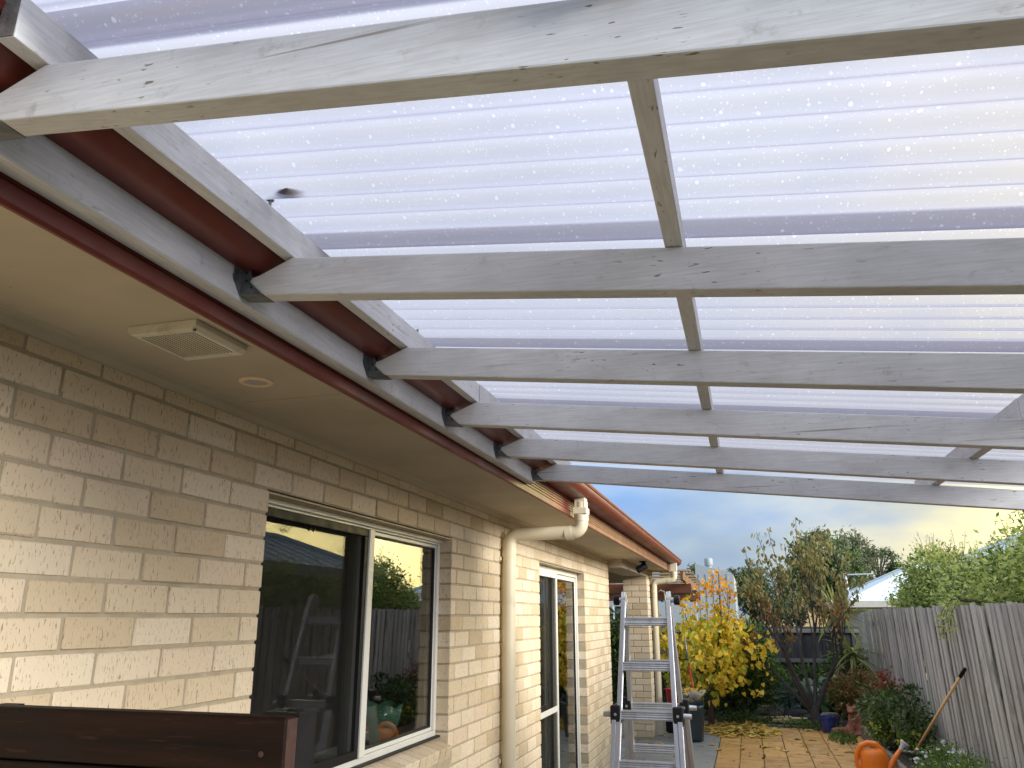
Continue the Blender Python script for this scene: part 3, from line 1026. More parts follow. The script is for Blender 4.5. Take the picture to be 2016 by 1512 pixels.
MB().cbox(-1.107, -1.060, 0.69, 4.112, 0.688, 0.779, 0.003).build('ledger_beam', 'paint_y', perg, label='white ledger beam bolted below the gutter')
RY = [0.742, 1.417, 2.064, 2.722, 3.378, 4.048]
XE = 1.36
hang_side = [(0.0, 0.0), (0.060, 0.0), (0.036, 0.020), (0.023, 0.032), (0.028, 0.038), (0.028, 0.045), (0.024, 0.050), (0.024, 0.057), (0.0, 0.057)]
for i, y in enumerate(RY):
    sag = random.uniform(-0.002, 0.002)
    top = [(-0.932, zt(-0.932)), (-1.012, 0.748), (-1.058, 0.738)]
    poly = [(-1.058, zt(-1.058) - 0.0905)] + [(x, zt(x) - 0.0905) for x in (0.0, XE)] + [(XE, zt(XE)), (0.0, zt(0.0))] + top
    ra = MB().extrude([(x, y, z + sag) for x, z in poly], (0, 0.043, 0)).build('rafter', 'paint_x', perg, bevel=0.003)
    zb = zt(-1.058) - 0.0905
    h = MB()
    for yy in (y - 0.0022, y + 0.0437):
        h.extrude([(-1.058 + a, yy, zb - 0.001 + b - 0.107 * a) for a, b in hang_side], (0, 0.0015, 0))
    h.extrude([(-1.058, y - 0.0022, zb - 0.0028), (-0.996, y - 0.0022, zb - 0.0094), (-0.996, y + 0.0452, zb - 0.0094), (-1.058, y + 0.0452, zb - 0.0028)], (0, 0, 0.0016))
    for s, yy in ((-1, y - 0.0022), (1, y + 0.0452)):
        h.extrude([(-1.0585, yy, zb - 0.002), (-1.0585, yy + s * 0.026, zb + 0.026), (-1.0585, yy + s * 0.031, zb + 0.036), (-1.0585, yy + s * 0.027, zb + 0.042), (-1.0585, yy + s * 0.027, zb + 0.057), (-1.0585, yy, zb + 0.057)], (0.0016, 0, 0))
    hg = h.build('joist_hanger', 'galv', ra)
    nb = MB()
    for a, b in ((0.030, 0.012), (0.016, 0.030), (0.014, 0.050)):
        nb.tube([(-1.058 + a, y - 0.0022, zb + b), (-1.058 + a, y - 0.0042, zb + b)], 0.003, 8)
    nb.build('nail_head', 'rubber', ra)
BT = 0.075                                         # battens on edge along the top of the rafters carry the sheets
for x0 in (-0.960, -0.098, 0.872):
    joins = [0.685, 2.745, 4.42]
    for i in range(2):
        jx = random.uniform(-0.003, 0.003)
        p = [(x0 + jx, zt(x0) + 0.0005), (x0 + 0.035 + jx, zt(x0 + 0.035) + 0.0005), (x0 + 0.035 + jx, zt(x0 + 0.035) + BT), (x0 + jx, zt(x0) + BT)]
        MB().extrude([(x, joins[i], z) for x, z in p], (0, joins[i + 1] - joins[i] - 0.002, 0)).build('batten', 'paint_y', perg, bevel=0.002)
        if i == 0:
            c_ = [(x0 + 0.002 + jx, zt(x0) + 0.003), (x0 + 0.033 + jx, zt(x0 + 0.033) + 0.003), (x0 + 0.033 + jx, zt(x0 + 0.033) + BT - 0.002), (x0 + 0.002 + jx, zt(x0) + BT - 0.002)]
            MB().extrude([(x, 0.6835, z) for x, z in c_], (0, 0.0025, 0)).build('end_grain', 'grey_wood', perg, label='weathered dark cut end of a batten')
MB().cbox(1.30, 1.345, 0.69, 4.25, zt(1.34) - 0.165, zt(1.345) - 0.0925, 0.003).build('outer_beam', 'paint_y', perg)
for y in (0.70, 3.6):
    MB().cbox(1.275, 1.365, y, y + 0.09, G, zt(1.34) - 0.166, 0.003).build('post', 'paint_y', perg)
# corrugated sheets, laps every nine corrugations
PITCHC, NS = 0.0833, 10
lap0 = 1.495
for s in range(-1, 4):
    y0 = lap0 + (s - 1) * 0.75
    y_end = y0 + 10 * PITCHC
    if s == -1:
        y0 = 0.625
    if s == 3:
        y_end = 4.45
    if s == 3:
        y0 = lap0 + 2 * 0.75
    ms = MB()
    xs = [-0.968, -0.5, 0.0, 0.5, 0.75, 1.0, 1.39]
    nseg = int(round((y_end - y0) / PITCHC * NS))
    lift = BT + 0.0115 + (0.0022 if s % 2 else 0.0)
    for x in xs:
        for j in range(nseg + 1):
            yy = y0 + (y_end - y0) * j / nseg
            ph = (yy - lap0) / PITCHC * 2 * math.pi
            ms.v.append((x, yy, zt(x) + lift + 0.0105 * math.cos(ph)))
    w = nseg + 1
    for a in range(len(xs) - 1):
        for j in range(nseg):
            ms.f.append((a * w + j, (a + 1) * w + j, (a + 1) * w + j + 1, a * w + j + 1))
    ms.build('roof_sheet', 'poly', perg, smooth=True)
# screws through the crests along the house-side noggin
for i in range(7):
    y = 0.912 + 0.4165 * i
    MB().tube([(-0.94, y, zt(-0.94) + BT - 0.002), (-0.94, y, zt(-0.94) + BT + 0.028)], 0.0035, 8).tube([(-0.94, y, zt(-0.94) + BT + 0.021), (-0.94, y, zt(-0.94) + BT + 0.026)], 0.009, 10).build('roofing_screw', 'galv', perg)

# ------------------------------------------------------------------ things fixed to the soffit
vt = thing('exhaust_vent', 'square cream louvred exhaust vent on the soffit', 'vent', (-1.277, 1.532, 0.664))
vm = MB()
x0, x1, y0, y1, zt0, zt1 = -1.373, -1.181, 1.432, 1.634, 0.640, 0.6638
vm.extrude([(x0, y0, zt1), (x1, y0, zt1), (x1, y0, zt0 + 0.01), (x1 - 0.012, y0, zt0), (x0 + 0.012, y0, zt0), (x0, y0, zt0 + 0.01)], (0, 0.022, 0))
vm.extrude([(x0, y1 - 0.022, zt1), (x1, y1 - 0.022, zt1), (x1, y1 - 0.022, zt0 + 0.01), (x1 - 0.012, y1 - 0.022, zt0), (x0 + 0.012, y1 - 0.022, zt0), (x0, y1 - 0.022, zt0 + 0.01)], (0, 0.022, 0))
vm.extrude([(x0, y0 + 0.0222, zt1), (x0 + 0.022, y0 + 0.0222, zt1), (x0 + 0.022, y0 + 0.0222, zt0), (x0 + 0.012, y0 + 0.0222, zt0), (x0, y0 + 0.0222, zt0 + 0.01)], (0, y1 - y0 - 0.0444, 0))
vm.extrude([(x1 - 0.022, y0 + 0.0222, zt1), (x1, y0 + 0.0222, zt1), (x1, y0 + 0.0222, zt0 + 0.01), (x1 - 0.012, y0 + 0.0222, zt0), (x1 - 0.022, y0 + 0.0222, zt0)], (0, y1 - y0 - 0.0444, 0))
vm.build('vent_frame', 'vent', vt, bevel=0.002)
MB().box(x0 + 0.023, x1 - 0.023, y0 + 0.023, y1 - 0.023, zt1 - 0.008, zt1).build('vent_back', 'vent_dark', vt)
for i in range(15):
    xx = x0 + 0.028 + i * 0.0101
    MB().extrude([(xx, y0 + 0.0225, zt0 + 0.001), (xx + 0.0045, y0 + 0.0225, zt0 + 0.001), (xx + 0.007, y0 + 0.0225, zt0 + 0.016), (xx + 0.0055, y0 + 0.0225, zt0 + 0.016)], (0, y1 - y0 - 0.045, 0)).build('louvre', 'vent', vt)
MB().tube([(x1 - 0.011, y0 + 0.011, zt0 + 0.004), (x1 - 0.011, y0 + 0.011, zt0 - 0.0015)], 0.004, 10).build('screw', 'vent_dark', vt)
dl = thing('downlight', 'small round unlit downlight in the soffit beside the vent', 'downlight', (-1.343, 1.916, 0.664))
MB().lathe([(0.034, 0.6635), (0.034, 0.660), (0.036, 0.6575), (0.046, 0.6585), (0.050, 0.6625), (0.050, 0.6638)], 36, Matrix.Translation((-1.343, 1.916, 0))).build('rim', 'light_rim', dl, smooth=True)
MB().lathe([(0.001, 0.6612), (0.0338, 0.6612), (0.0338, 0.6632), (0.001, 0.6632)], 36, Matrix.Translation((-1.343, 1.916, 0))).build('lens', 'light_face', dl)
sc_ = thing('security_camera', 'small black security camera hanging under the far soffit', 'camera', (-1.244, 10.257, 0.664))
MB().lathe([(0.045, 0.6638), (0.045, 0.652), (0.03, 0.648)][::-1], 20, Matrix.Translation((-1.244, 10.257, 0))).tube([(-1.244, 10.257, 0.65), (-1.244, 10.257, 0.60)], 0.014, 10).build('mount', 'black', sc_)
Mx = Matrix.Translation((-1.262, 10.235, 0.575)) @ Matrix.Rotation(R(25), 4, 'Z') @ Matrix.Rotation(R(62), 4, 'Y')
MB().lathe([(0.036, -0.06), (0.040, -0.05), (0.040, 0.075), (0.034, 0.075)], 18, Mx).build('camera_body', 'black', sc_, auto=40)
MB().extrude([tuple(Mx @ Vector(p)) for p in ((-0.046, -0.04, -0.05), (-0.046, 0.04, -0.05), (-0.046, 0.04, 0.095), (-0.046, -0.04, 0.095))], tuple(Mx.to_3x3() @ Vector((0.005, 0, 0)))).build('sun_hood', 'black', sc_)

# ------------------------------------------------------------------ timber screen in the foreground
scn = thing('timber_screen', 'dark oiled timber screen with black metal corner post below the window', 'screen', (-1.1, 1.35, G))
YB = 1.345
tops = -0.176
for i in range(12):
    zt_, hgt = tops - i * 0.0985, 0.0955
    if zt_ - hgt < G + 0.05:
        break
    MB().cbox(-1.56, -0.812, YB, YB + 0.042, zt_ - hgt, zt_, 0.004).build('board', 'dark_timber', scn, bevel=0.002)
    MB().box(-0.8118, -0.8112, YB + 0.004, YB + 0.038, zt_ - hgt + 0.004, zt_ - 0.004).build('end_grain', 'board_end', scn)
    for sx in (-0.858,):
        MB().tube([(sx, YB + 0.002, zt_ - 0.062), (sx, YB - 0.0015, zt_ - 0.062)], 0.0052, 10).build('screw', 'board_end', scn)
post = MB()
px0, px1, py0, py1 = -0.880, -0.813, YB + 0.0425, YB + 0.108
for (a, b, c, d) in ((px0, px0 + 0.003, py0, py1), (px1 - 0.003, px1, py0, py1), (px0 + 0.0031, px1 - 0.0031, py0, py0 + 0.003), (px0 + 0.0031, px1 - 0.0031, py1 - 0.003, py1)):
    post.box(a, b, c, d, G, tops - 0.002)
post.build('post', 'black', scn)
cp = MB()
frame = [(px0 - 0.003, px0 + 0.014, py0 - 0.003, py1 + 0.003), (px1 - 0.014, px1 + 0.003, py0 - 0.003, py1 + 0.003), (px0 + 0.0141, px1 - 0.0141, py0 - 0.003, py0 + 0.014), (px0 + 0.0141, px1 - 0.0141, py1 - 0.014, py1 + 0.003)]
for a, b, c, d in frame:
    cp.box(a, b, c, d, tops - 0.0015, tops + 0.004)
cp.build('post_cap', 'black', scn)
MB().box(-1.55, -1.50, YB + 0.0485, YB + 0.09, G, tops - 0.004).build('post', 'black', scn)
MB().box(-1.55, -0.885, YB + 0.0425, YB + 0.048, G + 0.1, tops - 0.01).build('gap_shade_sheet', 'black', scn)  # added black sheet, stands in for shade in the gaps between boards

# ------------------------------------------------------------------ ladder
lad = thing('ladder', 'aluminium folding ladder standing open beside the glass door', 'ladder', (-0.62, 5.15, G))
HX, HY, HZ = -0.612, 5.15, 0.105


def lad_frame(sgn, slope, top_w, flare, parts_from):
    """one leg frame: sgn -1 towards the camera, +1 away"""
    def pt(z, side, off=0.0):
        dz = HZ - z
        return Vector((HX + side * (top_w / 2 + flare * dz + off), HY + sgn * (0.03 + slope * dz), z))
    return pt


def rail(pa, pb, wx, wd, name, mat='alu'):
    d = (pb - pa)
    d.normalize()
    ax = Vector((1, 0, 0))
    ay = d.cross(ax).normalized()
    ax = ay.cross(d).normalized()
    m = MB()
    poly = [(-wx, -wd), (wx, -wd), (wx, -wd * 0.45), (wx * 0.55, -wd * 0.35), (wx * 0.55, wd * 0.35), (wx, wd * 0.45), (wx, wd), (-wx, wd)]
    m.extrude([tuple(pa + ax * a + ay * b) for a, b in poly], pb - pa)
    return m.build(name, mat, lad, bevel=0.0015)


for sgn, slope in ((-1, 0.30), (1, 0.30)):
    pt = lad_frame(sgn, slope, 0.275, 0.035, None)
    for side in (-1, 1):
        rail(pt(HZ - 0.02, side), pt(-0.98, side), 0.0125, 0.030, 'inner_rail')
        rail(pt(-0.52, side, 0.027), pt(G + 0.02, side, 0.027), 0.0125, 0.033, 'outer_rail')
        f = MB()
        p = pt(G + 0.02, side, 0.027)
        f.cbox(p.x - 0.02, p.x + 0.02, p.y - 0.04, p.y + 0.04, G, G + 0.035, 0.004)
        f.build('foot', 'rubber', lad)
        # lock bracket and pull knob where the sections slide
        p = pt(-0.555, side, 0.012)
        b = MB()
        b.cbox(p.x - 0.022, p.x + 0.036, p.y - 0.042, p.y + 0.042, p.z - 0.052, p.z + 0.052, 0.006, Matrix.Translation((0, 0, 0))) if side > 0 else b.cbox(p.x - 0.036, p.x + 0.022, p.y - 0.042, p.y + 0.042, p.z - 0.052, p.z + 0.052, 0.006)
        b.build('slide_bracket', 'black', lad)
        q = Vector((p.x + side * 0.036, p.y, p.z))
        MB().tube([q, q + Vector((side * 0.045, 0, 0))], [0.016, 0.014], 12).build('lock_knob', 'alu', lad, auto=40)
        MB().tube([Vector((p.x + side * 0.006, p.y - 0.0425, p.z + 0.004)), Vector((p.x + side * 0.006, p.y - 0.0455, p.z + 0.004))], 0.008, 12).build('rivet', 'alu', lad)
    def rung(z, w_extra, name='rung'):
        a, b = pt(z, -1, w_extra), pt(z, 1, w_extra)
        m = MB()
        # ribbed tread section
        prof = [(-0.022, 0.024), (0.022, 0.024), (0.024, 0.018), (0.018, 0.013), (0.022, 0.007), (0.018, 0.001), (0.022, -0.006), (0.018, -0.012), (0.024, -0.018), (0.024, -0.026), (-0.022, -0.026), (-0.024, -0.018), (-0.018, -0.012), (-0.022, -0.006), (-0.018, 0.001), (-0.022, 0.007), (-0.018, 0.013), (-0.024, 0.018)]
        m.extrude([(a.x, a.y + u, a.z + v) for u, v in prof], b - a)
        m.build(name, 'alu', lad)
    for z in (-0.035, -0.292):
        rung(z, -0.012)
    rung(-0.555, -0.010)
    for z in (-0.81, -1.065, -1.32):
        rung(z, 0.015)
# hinges with locking knobs
for side in (-1, 1):
    hx = HX + side * 0.1425
    hm = MB()
    for k, (off, rr) in enumerate(((-0.004, 0.052), (0.010, 0.050))):
        hm.tube([(hx + off * -side - 0.005, HY, HZ - 0.01), (hx + off * -side + 0.005, HY, HZ - 0.01)], rr, 22)
    for sgn in (-1, 1):
        hm.extrude([(hx - 0.008, HY + sgn * 0.015, HZ + 0.03), (hx - 0.008, HY + sgn * 0.055, HZ), (hx - 0.008, HY + sgn * 0.085, HZ - 0.13), (hx - 0.008, HY + sgn * 0.035, HZ - 0.13)], (0.012, 0, 0))
    hm.build('hinge', 'alu', lad, auto=40)
    kn = MB()
    kn.tube([(hx + side * 0.006, HY, HZ - 0.012), (hx + side * 0.028, HY, HZ - 0.012)], 0.016, 14)
    kn.build('hinge_pin', 'alu', lad, auto=40)
    kn = MB()
    kn.tube([(hx + side * 0.028, HY, HZ - 0.012), (hx + side * 0.032, HY, HZ - 0.012), (hx + side * 0.060, HY, HZ - 0.012), (hx + side * 0.064, HY, HZ - 0.012)], [0.025, 0.030, 0.030, 0.024], 16)
    kn.build('hinge_knob', 'black', lad, auto=40)

# ------------------------------------------------------------------ palings and back fence
fence = thing('paling_fence', 'tall silver grey paling fence along the right side of the yard', 'fence', (1.95, 9.0, G))
plm = []
for i in range(5):
    m = MB()
    hgt = 1.755
    nseg = 6
    w2, t2 = 0.049 + random.uniform(-0.003, 0.003), 0.0065
    for j in range(nseg + 1):
        z = hgt * j / nseg
        bow = random.uniform(-0.0015, 0.0015)
        m.v += [(-t2 + bow, -w2 + random.uniform(-0.001, 0.001), z), (t2 + bow, -w2, z), (t2 + bow, w2, z), (-t2 + bow, w2 + random.uniform(-0.001, 0.001), z)]
    for j in range(nseg):
        for k in range(4):
            k2 = (k + 1) % 4
            m.f.append((4 * j + k, 4 * j + k2, 4 * j + 4 + k2, 4 * j + 4 + k))
    m.f += [(3, 2, 1, 0), (4 * nseg, 4 * nseg + 1, 4 * nseg + 2, 4 * nseg + 3)]
    plm.append(m.mesh('paling', 'paling'))
LEAN = R(-2.0)
y = 1.2
i = 0
while y < 14.75:
    inst('paling', random.choice(plm), fence, (1.985 + (0.019 if i % 2 else 0.0) + random.gauss(0, 0.0025), y, G + random.uniform(-0.022, 0.010)),
         (random.gauss(0, 0.005), LEAN + random.gauss(0, 0.004), random.gauss(0, 0.02) + (math.pi if random.random() < 0.5 else 0) * 0), (1, random.uniform(0.82, 1.05), 1))
    y += random.uniform(0.074, 0.084)
    i += 1
while y < 16.35:                                   # the last panel steps down
    inst('paling', random.choice(plm), fence, (1.985 + (0.014 if i % 2 else 0.0), y, G - 0.012 - (y - 14.75) * 0.055),
         (random.gauss(0, 0.005), LEAN + random.gauss(0, 0.004), random.gauss(0, 0.02)), (1, 1, 1))
    y += 0.079
    i += 1
for z in (G + 0.35, G + 1.0, G + 1.5):
    dx = (z - G) * math.tan(LEAN)
    MB().cbox(2.008 + dx, 2.046 + dx, 1.2, 16.3, z, z + 0.075, 0.003).build('rail', 'rail', fence)
bfence = thing('back_fence', 'low dark paling fence closing the far end of the yard', 'fence', (-0.5, 16.4, G))
bpm = [MB().cbox(-0.048, 0.048, -0.007, 0.007, 0, 1.46, 0.002, jit=0.001).mesh('paling', 'paling_dark') for _ in range(3)]
x = -4.2
i = 0
while x < 1.96:
    inst('paling', random.choice(bpm), bfence, (x, 16.42 + (0.014 if i % 2 else 0), G + random.uniform(-0.012, 0.004)), (random.gauss(0, 0.004), random.gauss(0, 0.004), 0))
    x += 0.084
    i += 1
for z in (-0.84, -0.31):
    MB().cbox(-4.2, 1.95, 16.365, 16.41, z, z + 0.07, 0.003).build('rail', 'rail', bfence)
for x in (0.32,):
    MB().cbox(x, x + 0.05, 16.30, 16.36, G, -0.18, 0.004).build('post', 'grey_steel', bfence)

# raised bed
bed = thing('garden_bed', 'raised garden bed edged with grey timber sleepers along the fence', 'garden bed', (1.6, 10, G))
SLX = 1.385
for k, (y0, y1) in enumerate(((5.2, 7.6), (7.605, 10.0), (10.005, 12.4), (12.405, 12.9))):
    MB().cbox(SLX + 0.003 * k, SLX + 0.05 + 0.003 * k, y0, y1, G - 0.02, G + 0.165 - 0.004 * k, 0.005).build('sleeper', 'sleeper', bed)
MB().cbox(SLX + 0.01, 1.95, 12.905, 12.95, G - 0.02, G + 0.155, 0.004).build('sleeper', 'sleeper', bed)
m = MB()
for j in range(61):
    for i in range(8):
        m.v.append((SLX + 0.05 + 0.52 * i / 7, 5.2 + 7.7 * j / 60, G + 0.11 + random.uniform(0, 0.035) + (0.05 if i > 4 else 0)))
for j in range(60):
    for i in range(7):
        a = j * 8 + i
        m.f.append((a, a + 1, a + 9, a + 8))
m.build('bed_soil', 'soil', bed, smooth=True)

# ------------------------------------------------------------------ plants: helpers


def rot_dirs(n, out=None, droop=0.0, outw=0.5):
    d = rng.normal(size=(n, 3))
    d /= np.linalg.norm(d, axis=1)[:, None]
    if out is not None:
        d = d * (1 - outw) + out * outw
    d[:, 2] -= droop
    d /= np.linalg.norm(d, axis=1)[:, None] + 1e-9
    return d


def leaves(mbv, mbf, pos, dirs, L, W, fold=0.15, kind='diamond'):
    """append one small folded leaf per position"""
    n = len(pos)
    s = np.cross(dirs, rng.normal(size=(n, 3)))
    s /= np.linalg.norm(s, axis=1)[:, None] + 1e-9
    nrm = np.cross(dirs, s)
    L = np.asarray(L).reshape(-1, 1) * np.ones((n, 1))
    W = np.asarray(W).reshape(-1, 1) * np.ones((n, 1))
    b = pos
    if kind == 'diamond':
        pts = [b, b + dirs * L * .45 + s * W * .5 + nrm * W * fold, b + dirs * L, b + dirs * L * .45 - s * W * .5 + nrm * W * fold]
        faces = [(0, 1, 2, 3)]
    elif kind == 'oval':
        pts = [b, b + dirs * L * .25 + s * W * .42 + nrm * W * fold, b + dirs * L * .65 + s * W * .40 + nrm * W * fold, b + dirs * L, b + dirs * L * .65 - s * W * .40 + nrm * W * fold, b + dirs * L * .25 - s * W * .42 + nrm * W * fold]
        faces = [(0, 1, 2, 3), (0, 3, 4, 5)]
    else:                                           # heart
        pts = [b + dirs * L * .08, b - dirs * L * .06 + s * W * .28 + nrm * W * fold * .6, b + dirs * L * .25 + s * W * .52 + nrm * W * fold, b + dirs * L * .62 + s * W * .34 + nrm * W * fold * .6, b + dirs * L - nrm * W * fold * .5,
               b + dirs * L * .62 - s * W * .34 + nrm * W * fold * .6, b + dirs * L * .25 - s * W * .52 + nrm * W * fold, b - dirs * L * .06 - s * W * .28 + nrm * W * fold * .6]
        faces = [(0, 1, 2, 3, 4), (0, 4, 5, 6, 7)]
    k = len(pts)
    o = len(mbv)
    arr = np.stack(pts, axis=1).reshape(-1, 3)
    mbv.extend(map(tuple, arr.tolist()))
    for i in range(n):
        for f in faces:
            mbf.append(tuple(o + i * k + j for j in f))


def blob_points(blobs, n, nclump=40, spread=0.16, shell=0.55):
    """points gathered in clumps inside a set of ellipsoids (cx,cy,cz,rx,ry,rz)"""
    blobs = np.array(blobs, float)
    vol = blobs[:, 3] * blobs[:, 4] * blobs[:, 5]
    bi = rng.choice(len(blobs), nclump, p=vol / vol.sum())
    u = rng.normal(size=(nclump, 3))
    u /= np.linalg.norm(u, axis=1)[:, None]
    rad = shell + (1 - shell) * rng.random(nclump) ** 0.6
    rad *= 1 + rng.normal(size=nclump) * 0.08
    cc = blobs[bi, :3] + u * blobs[bi, 3:] * rad[:, None]
    ci = rng.integers(0, nclump, n)
    sz = spread * (0.6 + 0.8 * rng.random(nclump))
    rmean = blobs[bi, 3:].mean(axis=1)
    p = cc[ci] + rng.normal(size=(n, 3)) * (sz[ci] * rmean[ci])[:, None]
    out = p - blobs[bi[ci], :3]
    out /= np.linalg.norm(out, axis=1)[:, None] + 1e-9
    return p, out


def foliage(name, mat, parent, blobs, n, L, W, nclump=60, spread=0.18, shell=0.5, droop=0.0, outw=0.45, kind='diamond', fold=0.15, zmin=None, stuff=False, xmin=None):
    p, out = blob_points(blobs, n, nclump, spread, shell)
    if xmin is not None:
        low = p[:, 2] < 0.14
        p[low, 0] = np.where(p[low, 0] < xmin, xmin + rng.random(low.sum()) * 0.25, p[low, 0])
    if zmin is not None:
        p[:, 2] = np.maximum(p[:, 2], zmin + rng.random(len(p)) * 0.05)
    d = rot_dirs(n, out, droop, outw)
    m = MB()
    sc = 0.65 + 0.7 * rng.random(n)
    leaves(m.v, m.f, p, d, L * sc, W * sc, fold, kind)
    return m.build(name, mat, parent, kind='stuff' if stuff else None)


def limb(m, p, d, length, r, depth, spread=0.5, up=0.15, tips=None, seg=4, shrink=0.72, kids=(2, 3), wob=0.12, n=6):
    pts, rr = [Vector(p)], [r]
    d = Vector(d).normalized()
    for i in range(seg):
        d = (d + Vector((random.gauss(0, wob), random.gauss(0, wob), random.gauss(0, wob) + up * 0.25))).normalized()
        pts.append(pts[-1] + d * (length / seg))
        rr.append(r * (1 - 0.45 * (i + 1) / seg))
    m.tube(pts, rr, n if depth > 1 else 5, cap=True)
    if tips is not None:
        tips.append((pts[-1].copy(), d.copy(), depth))
        if depth <= 1:
            tips.append((pts[len(pts) // 2].copy(), d.copy(), depth))
    if depth > 0:
        for k in range(random.randint(*kids)):
            a = random.uniform(0, 2 * math.pi)
            u = d.cross(Vector((math.cos(a), math.sin(a), 0.37))).normalized()
            nd = (d + u * spread * random.uniform(0.6, 1.3) + Vector((0, 0, up))).normalized()
            st = pts[-1] if k == 0 else pts[random.randint(max(1, seg - 2), seg)]
            limb(m, st, nd, length * shrink * random.uniform(0.75, 1.15), rr[-1] * 0.85, depth - 1, spread, up, tips, seg, shrink, kids, wob, n)
    return pts


def bush(name, label, cat, base, blobs, mats, n, L, W, trunk=True, group=None, **kw):
    t = thing(name, label, cat, base, group)
    if trunk:
        m = MB()
        zc = max(b[2] for b in blobs)
        for k in range(4):
            a = random.uniform(0, 6.28)
            b = random.choice(blobs)
            m.tube([(base[0] + 0.02 * math.cos(a), base[1] + 0.02 * math.sin(a), base[2] - 0.03), ((base[0] + b[0]) / 2, (base[1] + b[1]) / 2, (base[2] + b[2]) / 2), (b[0] + b[3] * 0.4 * math.cos(a), b[1] + b[4] * 0.4 * math.sin(a), b[2] + b[5] * 0.3)], [0.022, 0.015, 0.006], 6)
        m.build('stem', 'bark', t)
    for mat, frac in mats:
        foliage('foliage', mat, t, blobs, int(n * frac), L, W, **kw)
    return t


# ------------------------------------------------------------------ yellow autumn tree
yt = thing('autumn_tree', 'small autumn tree with heart shaped yellow leaves and an orange top', 'tree', (-0.70, 13.62, G))
m = MB()
tips = []
trunk = [(-0.70, 13.62, G - 0.05), (-0.69, 13.60, G + 0.2), (-0.66, 13.62, G + 0.42), (-0.60, 13.60, G + 0.62), (-0.54, 13.58, G + 0.85)]
m.tube(trunk, [0.055, 0.048, 0.040, 0.034, 0.027], 9)
for k in range(11):
    q = Vector(trunk[random.choice((2, 3, 3, 4, 4))])
    a = k * 2.4
    limb(m, q, (math.cos(a) * 0.9, math.sin(a) * 0.7, random.uniform(0.35, 1.2)), random.uniform(0.38, 0.6), 0.018, 2, 0.55, 0.2, tips, 4, 0.7, (2, 2), 0.14, 5)
limb(m, trunk[-1], (-0.02, 0, 1), 0.7, 0.024, 2, 0.4, 0.4, tips, 4, 0.7, (2, 3), 0.1, 5)
m.build('trunk', 'bark', yt)
yb = [(-0.62, 13.6, G + 0.98, 0.86, 0.70, 0.56), (-0.62, 13.6, G + 1.45, 0.70, 0.55, 0.42), (-0.52, 13.6, G + 1.95, 0.30, 0.28, 0.42), (-0.52, 13.6, G + 1.85, 0.36, 0.3, 0.42), (-0.50, 13.6, G + 2.05, 0.26, 0.26, 0.30)]
NL = 2100
p, out = blob_points(yb, NL, 260, 0.16, 0.35)
for i in range(NL // 3):                                  # a third of the leaves hang on real twigs
    t_, d_2, dep = random.choice(tips)
    p[i] = np.array(t_) + rng.normal(size=3) * 0.05
p[:, 2] = np.clip(p[:, 2], G + 0.34, G + 2.36)
sz = 0.045 + 0.065 * rng.random(NL)
sz[p[:, 2] > G + 1.65] *= 0.72


def heart_mesh(mat):
    m = MB()
    f = 0.16
    m.v = [(0, 0.08, 0), (0.28, -0.06, f * .6), (0.52, 0.25, f), (0.34, 0.62, f * .6), (0, 1, -f * .5), (-0.34, 0.62, f * .6), (-0.52, 0.25, f), (-0.28, -0.06, f * .6), (0, -0.35, 0.12), (0.012, -0.35, 0.12)]
    m.f = [(0, 1, 2, 3, 4), (0, 4, 5, 6, 7), (0, 8, 9)]
    return m.mesh('leaf', mat)


hm = {k: heart_mesh(k) for k in ('lf_yellow', 'lf_lime', 'lf_orange')}


def leaf_kind(q):
    h = (q[2] - G - 1.55) / 0.5
    if random.random() < h:
        return 'lf_orange'
    return 'lf_lime' if random.random() < 0.34 - 0.25 * (q[0] + 0.6) else 'lf_yellow'


order = np.argsort(p[:, 1] - 6 * sz)
rest = {k: [] for k in hm}
for rank, i in enumerate(order):
    k = leaf_kind(p[i])
    if rank < 300:
        inst('leaf', hm[k], yt, tuple(p[i]), (R(random.gauss(-62, 30)), R(random.gauss(0, 28)), random.uniform(0, 6.28) if random.random() < .45 else random.gauss(math.pi, 0.7)), (sz[i], sz[i] * 1.05, sz[i]))
    else:
        rest[k].append(i)
for k, ids in rest.items():
    if ids:
        m = MB()
        ids = np.array(ids)
        leaves(m.v, m.f, p[ids], rot_dirs(len(ids), out[ids], 0.5, 0.35), sz[ids], sz[ids], 0.14, 'heart')
        m.build('foliage', k, yt, kind='stuff')

# ------------------------------------------------------------------ half bare fruit tree
bt = thing('fruit_tree', 'half bare multi stemmed fruit tree with rusty and olive leaves', 'tree', (0.86, 13.66, G))
m = MB()
tips = []
m.tube([(0.87, 13.66, G - 0.06), (0.865, 13.66, G + 0.12), (0.85, 13.66, G + 0.34)], [0.095, 0.075, 0.07], 10)
for k, (dx, dy, dz, L_) in enumerate(((-0.62, 0.1, 0.9, 1.0), (-0.38, -0.25, 1.0, 1.1), (-0.12, 0.25, 1.1, 1.2), (0.10, -0.2, 1.1, 1.15), (0.34, 0.2, 1.0, 1.0), (0.55, -0.1, 0.9, 0.85), (-0.85, 0.2, 0.8, 0.75))):
    limb(m, (0.85 + dx * 0.05, 13.66 + dy * 0.05, G + 0.27), (dx, dy, dz), L_, 0.037, 4, 0.36, 0.20, tips, 5, 0.62, (2, 3), 0.09, 6)
m.build('trunk', 'bark_grey', bt)
pos_o, pos_b = [], []
